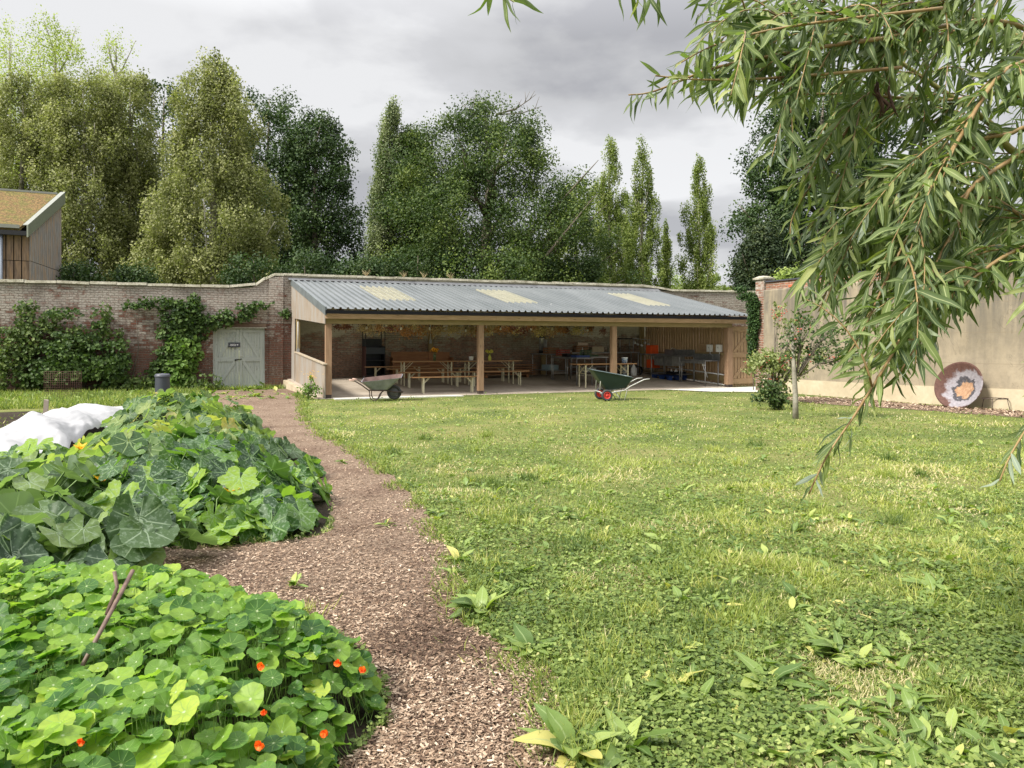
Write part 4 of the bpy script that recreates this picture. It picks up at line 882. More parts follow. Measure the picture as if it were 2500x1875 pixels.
def tray(b, rim, bot, t=.006, flange=.02, flip=False):    # rim/bot: 4 points (x, y, z) ccw from above starting near-left
    rim = [Vector(p) for p in rim]; bot = [Vector(p) for p in bot]
    def rounded(q, rad, n=5):
        out = []
        for i in range(4):
            p, a, c = q[i], q[i - 1], q[(i + 1) % 4]; d1 = (a - p).normalized() * rad; d2 = (c - p).normalized() * rad
            for k in range(n + 1):
                s = k / n; out.append((p + d1) * (1 - s) ** 2 + p * 2 * s * (1 - s) + (p + d2) * s * s)
        return out
    A = rounded(rim, .10); Bm = [a.lerp(c, .5) * 1 + Vector((0, 0, -.01)) for a, c in zip(A, rounded(bot, .08))]; Bt = rounded(bot, .08); n = len(A)
    c0 = sum(A, Vector()) / n; O = [a + (a - c0).normalized() * flange for a in A]
    Ln = [O, A, Bm, Bt]
    for r0, r1 in zip(Ln, Ln[1:]):
        for i in range(n): j = (i + 1) % n; b.face([r0[i], r0[j], r1[j], r1[i]], smooth=True)
    b.face(Bt[::1])
    return Ln
def two_skin(t, rim, bot, mo, mi, name='tray'):
    b = MB(); tray(b, rim, bot); o = b.build(name, mo, t)
    b = MB(); dz = Vector((0, 0, .004)); cr = sum((Vector(p) for p in rim), Vector()) / 4; cb_ = sum((Vector(p) for p in bot), Vector()) / 4; tray(b, [cr + (Vector(p) - cr) * .982 + dz for p in rim], [cb_ + (Vector(p) - cb_) * .96 + dz * 2 for p in bot], flange=.010); b.build(name + '_lining', mi, o)
p = gnd(905, 976, .028)
w1 = thing('wheelbarrow', 'old galvanised wheelbarrow with a rusty tray, on the pale paving by the shelter', 'wheelbarrow', p, R(4))
two_skin(w1, [(-.20, -.30, .475), (.80, -.30, .58), (.80, .30, .665), (-.20, .30, .56)], [(.04, -.17, .27), (.46, -.17, .27), (.46, .17, .27), (.04, .17, .27)], M_galv, M_rustt)
b = MB()
for s in (-1, 1):
    y = s * .24; y2 = s * .14; b.tube([(-.50, s * .30, .53), (-.36, s * .29, .50), (-.20, s * .27, .40), (-.03, s * .22, .265), (.12, s * .18, .25), (.40, s * .14, .25), (.60, s * .10, .21), (.80, s * .085, .205)], .016, 8)
b.tube([(.80, -.09, .205), (.83, 0, .20), (.80, .09, .205)], .016, 8); b.tube([(.61, -.11, .19), (.61, .11, .19)], .012, 8); b.build('frame', M_tube, w1)
for s in (-1, 1):
    b = MB(); y = s * .2; b.tube([(-.02, y, .26), (.0, y, .20), (.0, y, .10), (.03, y, .03), (.09, y, .0), (.16, y, .0), (.21, y, .06), (.26, y, .17), (.33, y * .9, .24)], .013, 8); b.build('leg', M_tube, w1)
    b = MB(); b.tube([(-.51, s * .30, .533), (-.38, s * .293, .507)], .022, 8); b.build('handle_grip', flat('pale_grip', (.45, .30, .24), .7), w1)
wheel(w1, .61, .19, 0, .19, .075, M_tyre, flat('grey_hub', (.10, .10, .11), .6))
p = gnd(1473, 977)
w2 = thing('wheelbarrow', 'dark green plastic barrow with two red rimmed wheels, on the grass', 'wheelbarrow', p, R(9))
M_gt = flat('green_plastic', (.010, .026, .023), .5); M_gin = nmat('dusty_green', (.07, .10, .10), (.12, .155, .155), 3, .6)
two_skin(w2, [(-.36, -.33, .80), (.74, -.31, .60), (.74, .31, .63), (-.36, .33, .83)], [(.04, -.18, .27), (.58, -.18, .33), (.58, .18, .33), (.04, .18, .27)], M_gt, M_gin)
M_stl = flat('zinc_tube', (.45, .45, .42), .4, .3)
b = MB()
for s in (-1, 1):
    b.tube([(.0, s * .27, .16), (.20, s * .25, .22), (.50, s * .25, .27), (.64, s * .27, .37), (1.02, s * .29, .55), (1.17, s * .29, .565)], .014, 8)
b.tube([(-.15, -.20, .28), (-.13, -.20, .58), (-.12, -.17, .62), (-.12, .17, .62), (-.13, .20, .58), (-.15, .20, .28)], .012, 8)
b.tube([(0, -.27, .16), (-.17, -.24, .24), (-.2, 0, .25), (-.17, .24, .24), (0, .27, .16)], .012, 8); b.tube([(0, -.33, .15), (0, .33, .15)], .012, 8)
b.build('frame', M_stl, w2)
for s in (-1, 1):
    b = MB(); b.tube([(.62, s * .26, .36), (.58, s * .25, .30), (.50, s * .24, .0)], .012, 8); b.tube([(.24, s * .22, .25), (.42, s * .24, .0)], .012, 8); b.build('leg', M_stl, w2)
    wheel(w2, 0, .15, s * .33, .15, .085, M_tyre, flat('red_rim', (.55, .045, .035), .4), True)

# ================================================================ things by the walls
nR = Vector((-dirR.y, dirR.x, 0)) * -1          # from wall towards lawn
nR = Vector((dirR.y, -dirR.x, 0)) if Vector((dirR.y, -dirR.x, 0)).dot(Vector((-1, -.5, 0))) > 0 else Vector((-dirR.y, dirR.x, 0))
def mat_dish():
    m = NT('fire_dish'); v = m.vec('Object'); sp = m.n('ShaderNodeSeparateXYZ'); m.set(sp, 0, v); n = m.noise(v, 5, 6, .65); n2 = m.noise(v, 16, 5, .7)
    def dist(cx, cy): 
        a = m.math('SUBTRACT', sp.outputs[0], cx); c = m.math('SUBTRACT', sp.outputs[1], cy)
        return m.math('SQRT', m.math('ADD', m.math('MULTIPLY', a, a), m.math('MULTIPLY', c, c)))
    dd = m.math('ADD', dist(.06, -.05), m.math('MULTIPLY', m.math('SUBTRACT', n, .5), .42)); d2 = m.math('ADD', dist(.13, -.06), m.math('MULTIPLY', m.math('SUBTRACT', n, .5), .5))
    col = m.ramp(n2, [(.3, (.07, .034, .028)), (.7, (.125, .065, .05))])
    col = m.mix(m.mr(d2, .50, .42), col, m.ramp(n2, [(.3, (.19, .175, .19)), (.7, (.31, .29, .31))]))
    col = m.mix(m.math('MULTIPLY', m.mr(dd, .285, .265), m.mr(n2, .3, .5, .6, 1)), col, (.05, .047, .053))
    col = m.mix(m.mr(dd, .215, .20), col, m.ramp(n2, [(.3, (.23, .125, .07)), (.6, (.36, .225, .135)), (.75, (.45, .37, .28))]))
    m.pr(col, .8, .1, m.bump(n2, .3, .01), .3); return m.m
dc = gnd(2338, 996); up = Vector((0, 0, 1)); ax = (nR * .95 + up * .30).normalized(); cen = dc + up * .535 - ax * .0 
sidev = up.cross(ax).normalized(); upv = ax.cross(sidev)
dish = bpy.data.objects.new('fire_dish', None)
b = MB(); prof_d = [(.0, -.20), (.16, -.19), (.30, -.15), (.42, -.09), (.52, -.02), (.56, .0), (.565, -.012), (.52, -.035), (.42, -.105), (.30, -.165), (.16, -.205), (0, -.215)]
b.lathe(prof_d, n=48); dish = b.build('fire_dish', mat_dish(), None); tag(dish, 'large rusty round metal fire dish leaning against the rendered wall', 'fire dish')
dish.matrix_world = Matrix.Translation(cen) @ Matrix((sidev, upv, ax)).transposed().to_4x4()
p = gnd(2428, 1001); t = thing('trivet_stand', 'low round wire stand with thin splayed legs beside the rusty dish', 'stand', p, 0); b = MB()
rr = .27; hh = .26; b.tube([(rr * math.cos(a), rr * math.sin(a) * .8, hh) for a in [2 * PI * i / 32 for i in range(33)]], .009, 6, False); b.build('ring', M_tube, t)
for a in (-2.2, -.9, .6, 2.0): b = MB(); b.tube([(rr * math.cos(a), .8 * rr * math.sin(a), hh), (rr * 1.25 * math.cos(a), rr * math.sin(a), -.02)], .007, 6); b.build('leg', M_tube, t)
# compost bin, mesh panel, stake, string, fleece, cane
cb = thing('compost_bin', 'small dark grey plastic bin in front of the creepers left of the gate', 'bin', ray(397, 1000, 20.2) * Vector((1, 1, 0)) if False else Vector(((397 - 1250) / 1805 * 20.2, 20.2, 0)), 0)
b = MB(); b.lathe([(.19, 0), (.185, .58)], n=28); b.build('body', flat('dark_plastic', (.045, .05, .065), .5), cb); b = MB(); b.lathe([(.2, .581), (.2, .63), (.17, .665), (.0, .68)], n=28); b.build('lid', flat('dark_plastic_lid', (.06, .065, .08), .45), cb)
Y = 19.3; x0, x1 = (108 - 1250) / 1805 * Y, (196 - 1250) / 1805 * Y
mp = thing('mesh_panel', 'rusty wire mesh panel standing in the weeds before the left creepers', 'mesh panel', (x0, Y, 0), R(3)); b = MB(); w = x1 - x0
for i in range(18): b.tube([(w * i / 17, 0, 0), (w * i / 17, 0, .76)], .0035, 4)
for i in range(14): b.tube([(0, .008, .76 * i / 13), (w, .008, .76 * i / 13)], .0035, 4)
b.build('mesh', flat('rusty_wire', (.10, .05, .035), .8), mp)
p = gnd(110, 1025); stk = thing('wooden_stake', 'short grey wooden stake with a string tied on, beside the white fleece', 'stake', p, .3); b = MB(); b.hexa([(-.04, -.035, -.1), (.04, -.035, -.1), (.04, .035, -.1), (-.04, .035, -.1), (-.01, -.03, .40), (.06, -.03, .38), (.06, .03, .39), (-.01, .03, .40)]); b.build('post', W_grey, stk)
b = MB(); q0 = ray(104, 1008, p.y); q1 = gnd(-60, 1095, .12); b.tube([q0, q0.lerp(q1, .5) - Vector((0, 0, .03)), q1], .008, 5); tag(b.build('string_line', flat('pale_string', (.6, .56, .42), .8)), 'pale string running from the wooden stake across the dug soil', 'string')
def mat_fleece():
    m = NT('white_fleece'); n = m.noise(m.vec('Object'), 5, 5); p = m.pr((.50, .50, .51), .8, normal=m.bump(n, .3, .03), out=False); tr_ = m.n('ShaderNodeBsdfTranslucent'); tr_.inputs[0].default_value = (.36, .36, .37, 1)
    mx = m.n('ShaderNodeMixShader'); mx.inputs[0].default_value = .3; m.t.links.new(p.outputs[0], mx.inputs[1]); m.t.links.new(tr_.outputs[0], mx.inputs[2]); m.t.links.new(mx.outputs[0], m.out.inputs[0]); return m.m
FA, FB = np.array([-5.5, 6.4]), np.array([-8.5, 15.5])
NF = 150
uu, vv = np.meshgrid(np.linspace(0, 1, NF), np.linspace(0, 1, NF)); ctr = FA[None, None] + (FB - FA) * vv[..., None]; half = .52 + .3 * vnoise(vv * 7, vv * 0, 3)
ctr[..., 0] += 0 ; X = ctr[..., 0] + (uu - .5) * 2 * half; Yy = ctr[..., 1] + (uu - .5) * .5 + .08 * np.sin(uu * 9)
hz = .25 * np.sin(np.clip(uu, 0, 1) * PI) ** .7 * (.75 + .5 * vnoise(vv * 6, uu * 2, 5)) + .05 * np.sin(vv * 34 + uu * 8) * np.sin(uu * PI) + .16 * vnoise(uu * 3, vv * 14, 8) + .06 * vnoise(uu * 7 + vv * 9, vv * 34, 9) + .018 * vnoise(uu * 24, vv * 90, 19)
hz *= np.sin(np.clip(vv, .02, .98) * PI) ** .35
Vf = np.stack([X, Yy, hz + .01], -1).reshape(-1, 3); idx = np.arange(NF * NF).reshape(NF, NF)
Ff = np.stack([idx[:-1, :-1], idx[:-1, 1:], idx[1:, 1:], idx[1:, :-1]], -1).reshape(-1, 4)
tag(fastmesh('crop_fleece', Vf, Ff, mat_fleece(), None, None, True), 'crumpled white crop fleece spread along the left side of the squash bed', 'crop fleece')
c0 = ray(325, 1392, 3.02); c1 = ray(155, 1712, 2.62); dd = (c1 - c0).normalized()
cn = thing('garden_cane', 'brown metal cane sticking up at a slant out of the nasturtiums', 'cane', c0); b = MB(); b.tube([(0, 0, 0), tuple(dd * .3), tuple(dd * 1.05)], .0085, 8); b.tube([tuple(dd * .085 + Vector((-.035, 0, .07))), tuple(dd * .075 + Vector((-.024, -.008, .0))), tuple(dd * .17 + Vector((-.018, -.012, -.02)))], .0075, 8); b.build('cane', nmat('cane_brown', (.10, .06, .045), (.2, .13, .10), 30, .6), cn)

# ================================================================ leaf shapes
def polar_leaf(lobes, depth, notch, rings=3, seg=30, cup=.12, ripple=.05, serr=.0, seed=0):
    r = random.Random(seed); V = [(0, 0, 0)]; U = [(.5, 0)]; F = []
    ph = r.uniform(0, 6); a1, a2, a3 = (r.uniform(.6, 1.3) for _ in range(3)); p3 = r.uniform(0, 6)
    for j in range(1, rings + 1):
        for i in range(seg + 1):
            t = i / seg; a = PI + (t - .5) * (2 * PI - notch) + PI   # opening (notch) at angle pi side
            a = (t - .5) * (2 * PI - notch); rad = 1 + depth * a1 * math.cos(lobes * a) + (serr * (1 if i % 2 else -1)) * a2 + .12 * math.cos(a) + .05 * math.sin(3 * a + p3)
            q = j / rings; z = cup * q * q * math.cos(a * 1 + ph) + cup * .7 * q * q + ripple * q * q * math.sin(a * 5 + ph) + ripple * .8 * q ** 3 * math.sin(a * 9 + ph * 2) - .05 * q
            z += -.10 * q * abs(math.sin(a * lobes / 2)) * 0
            V.append((rad * q * math.cos(a), rad * q * math.sin(a), z)); U.append((t, q))
    for i in range(seg): F.append((0, 1 + i, 2 + i, 2 + i))
    F = []
    # centre fan as quads (pairs)
    for i in range(0, seg, 2): F.append((0, 1 + i, 2 + i, 3 + i))
    for j in range(rings - 1):
        o = 1 + j * (seg + 1); o2 = o + seg + 1
        for i in range(seg): F.append((o + i, o2 + i, o2 + i + 1, o + i + 1))
    return (np.array(V, float), np.array(F), np.array(U, float))
def veined(name, stops, back, veins, vcol, silver=None, tf=.35, rough=.5, pt=None, vw=.035):
    m = NT(name); base = m.ramp(m.attr(), stops); uv = m.n('ShaderNodeTexCoord').outputs['UV']; sp = m.n('ShaderNodeSeparateXYZ'); m.set(sp, 0, uv)
    fr = m.math('FRACT', m.math('ADD', m.math('MULTIPLY', sp.outputs[0], float(veins)), .5)); d = m.math('ABSOLUTE', m.math('SUBTRACT', fr, .5))
    d = m.math('MULTIPLY', d, m.math('MULTIPLY', sp.outputs[1], 6.28 / veins)); vm = m.mr(d, vw * .4, vw, .75, 0); vm = m.math('MULTIPLY', vm, m.mr(sp.outputs[1], .75, 1.0, 1, .2))
    col = base
    n = m.noise(m.vec('Object'), 28, 5, .65)
    col = m.mix(m.mr(n, .35, .7, 0, .35), col, (.03, .07, .015))
    if silver:
        n2 = m.noise(m.vec('Object'), 42, 4, .6); col = m.mix(m.mr(n2, .52, .62, 0, silver), col, (.34, .42, .33))
    col = m.mix(vm, col, vcol)
    if pt: col = m.mix(m.mr(sp.outputs[1], .05, .12, 1, 0), col, pt)
    g = m.n('ShaderNodeNewGeometry'); bc = m.mix(.45, base, back); bc = m.mix(m.math('MULTIPLY', vm, .6), bc, vcol); fin = m.mix(g.outputs['Backfacing'], col, bc)
    tr = m.mix(1.0, fin, (1.6, 1.9, .6), 'MULTIPLY'); bmp = m.bump(m.math('SUBTRACT', m.math('MULTIPLY', n, .6), vm), .5, .004); return m.leaf(fin, tr, tf, rough, .35, bmp)
SQ = [polar_leaf(5, .21, .45, 4, 44, .12, .05, .042, s) for s in range(6)]; PK = [polar_leaf(5, .055, .5, 4, 40, .17, .05, .014, s + 10) for s in range(6)]
NA = [polar_leaf(9, .014, .0, 3, 26, .08 + .05 * (s % 3), .035 + .02 * (s % 4), .0, s + 20) for s in range(8)]
M_sqd = veined('courgette_leaf', [(0, (.020, .055, .015)), (.45, (.045, .11, .022)), (.72, (.11, .21, .03)), (1, (.24, .36, .04))], (.16, .25, .10), 7, (.24, .36, .16), .38)
M_pkl = veined('pumpkin_leaf', [(0, (.04, .09, .022)), (.4, (.09, .16, .04)), (.75, (.18, .24, .07)), (.9, (.32, .34, .13)), (1, (.42, .36, .10))], (.30, .36, .20), 7, (.32, .42, .18), .12)
M_blu_l = veined('grey_green_leaf', [(0, (.030, .062, .028)), (.5, (.062, .11, .042)), (.8, (.125, .19, .055)), (1, (.23, .31, .10))], (.24, .31, .22), 7, (.28, .36, .24), .25)
M_stem = nmat('squash_stem', (.13, .22, .06), (.24, .33, .13), 12, .6)
M_flw = card('squash_flower', [(0, (.80, .32, .02)), (1, (.90, .50, .04))])
def tubes_np(A, Bp, r0, name, m, parent, mid=None):          # thin 3-sided straight/bent stems A->B
    A = np.asarray(A, float); Bp = np.asarray(Bp, float); N = len(A); mid = (A + Bp) / 2 if mid is None else mid
    d = norm(Bp - A); x = norm(np.cross(d, np.array([.3, .9, .2]))); y = np.cross(d, x); V = []
    for P_ in (A, mid, Bp):
        for k in range(3): a = 2 * PI * k / 3; V.append(P_ + (x * math.cos(a) + y * math.sin(a)) * r0)
    V = np.stack(V, 1).reshape(-1, 3); F = []
    for j in range(2):
        for k in range(3): k2 = (k + 1) % 3; F.append((j * 3 + k, j * 3 + k2, (j + 1) * 3 + k2, (j + 1) * 3 + k))
    F = (np.array(F)[None] + (np.arange(N) * 9)[:, None, None]).reshape(-1, 4); return fastmesh(name, V, F, m, None, None, True, parent)
def squash(x, y, R_, H, n, m, tpls, ls, label, flowers=0, low=False, group=None, seed=0):
    g = np.random.default_rng(seed + 100); t = thing('squash_plant', label, 'squash plant', (x, y, 0), 0, group)
    a = g.uniform(0, 2 * PI, n); q = np.sqrt(g.uniform(.02, 1, n)); rr = R_ * q; hh = H * (1 - .55 * q ** 2.2) * g.uniform(.55, 1.08, n)
    pos = np.stack([rr * np.cos(a), rr * np.sin(a), hh], -1); out = np.stack([np.cos(a), np.sin(a), -.35 - .8 * q * g.uniform(.4, 1, n)], -1) + g.normal(size=(n, 3)) * .28
    nr = np.stack([np.cos(a) * .55 * q, np.sin(a) * .55 * q, np.full(n, 1.0)], -1) + g.normal(size=(n, 3)) * .30; lv = Leaves(); k = g.integers(0, len(tpls), n); sc = ls * g.uniform(.65, 1.25, n); rd = np.clip(g.normal(.48, .38, n), 0, 1)
    fr = frames(out, nr)
    for i, tp in enumerate(tpls):
        s = k == i; sz = sc[s][:, None] * np.stack([np.ones(s.sum()), np.ones(s.sum()), g.uniform(.3, 1.7, s.sum())], -1); lv.add(tp, pos[s], fr[s], sz, rd[s])
    lv.build('leaves', m, t, True)
    A = np.stack([rr * .25 * np.cos(a), rr * .25 * np.sin(a), np.zeros(n)], -1); mid = (A + pos) / 2 + np.array([0, 0, .12]) * (hh / H)[:, None]
    tubes_np(A, pos, .008, 'stems', M_stem, t, mid)
    for i in range(flowers):
        fl_ = Leaves(); aa = g.uniform(-2.6, -.2); p_ = np.array([R_ * .7 * math.cos(aa), R_ * .7 * math.sin(aa), H * .62]); 
        for kk in range(6): b_ = 2 * PI * kk / 6; d_ = np.array([[math.cos(b_), math.sin(b_) - .4, .8]]); fl_.add(PETAL, p_[None], frames(d_, np.array([[math.cos(b_ + PI), math.sin(b_ + PI), .6]])), np.array([.09]), g.random(1))
        fl_.build('flower', M_flw, t)
    return t
sp_list = [  # x, y, R, H, n, kind, flowers
 (-2.32, 6.35, .54, .46, 28, 0, 1), (-2.8, 7.3, .60, .52, 30, 0, 1), (-3.05, 6.4, .66, .60, 30, 0, 1), (-3.6, 7.8, .68, .58, 28, 0, 0), (-3.55, 8.9, .58, .46, 24, 2, 1), (-3.7, 5.65, .7, .55, 26, 1, 0), (-3.25, 5.0, .5, .45, 22, 1, 0),
 (-2.6, 4.85, .45, .42, 18, 1, 0), (-3.1, 4.35, .5, .46, 22, 1, 0), (-3.9, 4.7, .6, .56, 24, 1, 0), (-4.05, 6.8, .6, .46, 26, 2, 0), (-4.0, 7.9, .75, .66, 24, 2, 1), (-4.7, 7.2, .45, .26, 18, 2, 0), (-4.6, 9.2, .8, .60, 24, 2, 0), (-4.25, 9.9, .65, .52, 24, 2, 0),
 (-4.4, 11.2, .62, .45, 22, 1, 1), (-4.7, 10.8, .8, .6, 24, 2, 0), (-5.0, 9.5, .55, .36, 20, 2, 0), (-5.9, 12.2, .7, .5, 22, 2, 0), (-5.05, 12.5, .7, .52, 22, 2, 0), (-6.4, 13.8, .7, .6, 22, 2, 0), (-6.15, 14.2, .65, .56, 20, 2, 0), (-7.0, 14.9, .75, .52, 22, 2, 0), (-6.7, 15.6, .6, .46, 18, 0, 0), (-5.35, 8.4, .45, .34, 14, 0, 0), (-4.55, 12.1, .42, .32, 14, 1, 0), (-4.9, 6.1, .7, .55, 24, 1, 0),
 (-1.95, 5.95, .34, .24, 14, 0, 0), (-2.35, 5.8, .40, .28, 14, 0, 0), (-2.9, 5.72, .42, .32, 16, 0, 0), (-2.05, 6.9, .34, .26, 12, 0, 0), (-2.5, 8.05, .38, .26, 14, 0, 0), (-3.15, 9.5, .38, .26, 14, 1, 0), (-3.8, 10.7, .38, .26, 14, 2, 0)]
desc = {0: 'dark green silver-mottled courgette plant', 1: 'grey-green broad leaved squash plant', 2: 'yellowing pale green pumpkin plant'}
wh = ['at the right tip of the bed by the path', 'with orange blossom on the path edge', 'in the middle of the courgette clump', 'behind the courgette clump', 'beside the path bend, with one blossom', 'at the left foreground edge', 'in front of the courgette clump over the bare chips', 'nearest the bare chip corner', 'just behind the nasturtiums', 'behind the nasturtiums at the left frame edge', 'left of the courgette clump', 'with a blossom left of centre', 'at the left edge in front of the fleece', 'overlapping the near end of the fleece', 'in the middle of the bed', 'with an orange blossom near the far path edge', 'halfway along the bed', 'leaning onto the fleece', 'further along the fleece', 'right of the far fleece end', 'at the far end of the fleece', 'in the far right part of the bed', 'at the far end, just below the grey bin', 'farthest right, in front of the gate', 'small one lapping over the near fleece edge', 'trailing towards the path in the distance', 'large leaved, at left of the bed', 'low, at the front right corner over the chips', 'low, hanging over the front edge of the bed', 'low, at the front edge beside the grey-green leaves', 'low, at the right tip over the path', 'low, by the path behind the tip', 'low, midway along the path edge', 'low, where the path starts to narrow']
for i, (x, y, R_, H, n, k, f) in enumerate(sp_list):
    squash(x, y, R_, H, int(n * (1.75 if y < 7.9 else 1.3)), (M_sqd, M_blu_l, M_pkl)[k], (SQ, PK, PK)[k], (.148, .148, .142)[k], desc[k] + ' ' + wh[i], f, seed=i, group='squash plants in the vegetable bed')

# ---- nasturtiums
M_nas = veined('nasturtium_leaf', [(0, (.04, .115, .022)), (.45, (.13, .25, .03)), (.8, (.26, .39, .045)), (1, (.38, .47, .07))], (.26, .36, .14), 9, (.22, .36, .09), None, .38, .5, (.45, .52, .3), .026)
nas = thing('nasturtium_patch', 'dense bright green nasturtium patch with a few orange flowers in the left foreground', 'nasturtiums', (-2.0, 3.0, 0))
npoly = [(-.62, 1.6), (-.58, 2.2), (-.62, 2.6), (-.52, 2.95), (-.68, 3.35), (-.98, 3.7), (-1.5, 4.05), (-2.05, 4.22), (-2.9, 4.15), (-3.6, 3.9), (-3.6, 1.4), (-1.2, 1.2)]
def edge_d(x, y):
    d = np.full(len(x), 9.0)
    for (x1, y1), (x2, y2) in zip(npoly, npoly[1:] + npoly[:1]):
        if x1 < -3.5 and x2 < -3.5: continue
        dx, dy = x2 - x1, y2 - y1; t = np.clip(((x - x1) * dx + (y - y1) * dy) / (dx * dx + dy * dy), 0, 1); d = np.minimum(d, np.hypot(x - x1 - t * dx, y - y1 - t * dy))
    return d
g = np.random.default_rng(5); N = 6600; x = g.uniform(-3.6, -.5, N); y = g.uniform(1.3, 4.3, N); ok = inpoly(x, y, npoly); x, y = x[ok], y[ok]; n = len(x)
ed = edge_d(x, y); top = .37 * np.clip(ed / .42, 0, 1) ** .55 * (.78 + .45 * vnoise(x * 2.3, y * 2.3, 2)) + .035
lay = g.choice([1.0, .82, .6, .35], n, p=[.42, .28, .18, .12]); zz = top * lay * g.uniform(.93, 1.07, n)
pos = np.stack([x + 2.0, y - 3.0, zz], -1); tilt = g.normal(size=(n, 3)) * np.array([.46, .46, 0]) + np.array([-.08, -.12, 1.0]); tilt[:, 0] += .9 * np.exp(-ed / .16); tilt[:, 1] -= .1
fr = frames(g.normal(size=(n, 3)) * np.array([1, 1, .1]), tilt); sc = g.uniform(.022, .047, n) * (.8 + .45 * g.random(n)); lv = Leaves(); k = g.integers(0, 8, n); rd = np.clip(g.normal(.40, .27, n) + .3 * (vnoise(x * 1.7 + 9, y * 1.7, 4) - .4), 0, 1)
for i in range(8): s = k == i; lv.add(NA[i], pos[s], fr[s], sc[s], rd[s])
lv.build('leaves', M_nas, nas, True)
A = pos.copy(); A[:, 2] *= .0; A[:, 0] += g.normal(size=n) * .05; A[:, 1] += g.normal(size=n) * .05; tubes_np(A, pos - tilt * .002, .0016, 'stems', nmat('nasturtium_stem', (.16, .28, .05), (.28, .4, .12), 20, .5), nas)
PETALW = (np.array([(0, -.12, 0), (.7, -.55, .12), (1, 0, -.06), (.7, .55, .12)]), np.array([(0, 1, 2, 3)]), np.array([(0, 0), (.5, 0), (1, .5), (.5, 1)]))
M_of = card('nasturtium_flower', [(0, (.75, .07, .01)), (1, (.90, .22, .02))])
for i, (px, py, d) in enumerate(((642, 1628, 3.0), (650, 1740, 2.72), (828, 1620, 3.15), (888, 1636, 3.12), (210, 1812, 2.45), (640, 1818, 2.5), (795, 1790, 2.62))):
    q = ray(px, py, d); f = Leaves(); 
    for s_ in range(200):
        q = ray(px, py, 1.9 + s_ * .012)
        if inpoly(np.array([q.x]), np.array([q.y]), npoly)[0] and q.z < .37 * min(1, edge_d(np.array([q.x]), np.array([q.y]))[0] / .42) ** .55 * (.78 + .45 * vnoise(np.array([q.x * 2.3]), np.array([q.y * 2.3]), 2)[0]) + .075: break
    q = ray(px, py, q.y - .05)

    ox_, oz_ = g.uniform(-.6, .6), g.uniform(.1, .8)
    for kk in range(11): b_ = 2 * PI * kk / 5.5 + g.uniform(-.3, .3); f.add(PETALW, np.array([[q.x + 2.0, q.y - 3.0 - .02, q.z + .012]]), frames(np.array([[math.cos(b_) + ox_ * .3, -.35 - .5 * (kk > 5), math.sin(b_)]]), np.array([[ox_, -1, oz_]]) + g.normal(size=(1, 3)) * .3), np.array([.015 if i not in (1, 4) else .010]) * g.uniform(.8, 1.2), g.random(1))
    f.build('flower', M_of, nas)

# ================================================================ background trees
LT = (np.array([(0, 0, 0), (.45, -.38, .05), (1, 0, -.06), (.55, .38, .05)]), np.array([(0, 1, 2, 3)]), np.array([(0, .5), (.5, 0), (1, .5), (.5, 1)]))
M_bark = nmat('grey_bark', (.09, .075, .055), (.20, .17, .13), 3, .9, bump=.5); M_barkp = nmat('pale_poplar_bark', (.20, .18, .14), (.34, .32, .26), 3, .9)
FOL = {
 'aspen': card('olive_foliage', [(0, (.11, .125, .045)), (.5, (.23, .245, .095)), (1, (.41, .41, .20))], tf=.3),
 'topaspen': card('pale_aspen_foliage', [(0, (0.193, 0.235, 0.055)), (.5, (0.331, 0.386, 0.097)), (1, (0.524, 0.552, 0.207))], tf=.4),
 'oak': card('oak_foliage', [(0, (0.026, 0.050, 0.014)), (.5, (0.062, 0.100, 0.024)), (1, (0.165, 0.21, 0.05))], tf=.25),
 'dark': card('dark_foliage', [(0, (0.019, 0.039, 0.014)), (.5, (0.041, 0.076, 0.022)), (1, (0.090, 0.131, 0.039))], tf=.2),
 'poplar': card('poplar_foliage', [(0, (0.076, 0.110, 0.025)), (.5, (0.159, 0.207, 0.048)), (1, (0.304, 0.345, 0.110))], tf=.35),
 'wind': card('wind_turned_foliage', [(0, (0.083, 0.117, 0.048)), (.5, (0.172, 0.207, 0.097)), (1, (0.359, 0.386, 0.221))], tf=.3),
 'yew': card('yew_foliage', [(0, (0.014, 0.028, 0.011)), (.6, (0.030, 0.050, 0.017)), (1, (0.069, 0.090, 0.028))], tf=.1),
 'bush': card('bush_foliage', [(0, (0.097, 0.138, 0.028)), (.5, (0.193, 0.262, 0.055)), (1, (0.359, 0.428, 0.124))], tf=.3)}
def lobes_radius(a, z, g_ph, amp): return 1 + amp * (np.sin(a * 3 + g_ph[0] + z * .5) * .5 + np.sin(a * 5 + g_ph[1] - z * 1.1) * .35 + np.sin(z * 1.9 + g_ph[2] + a) * .45)
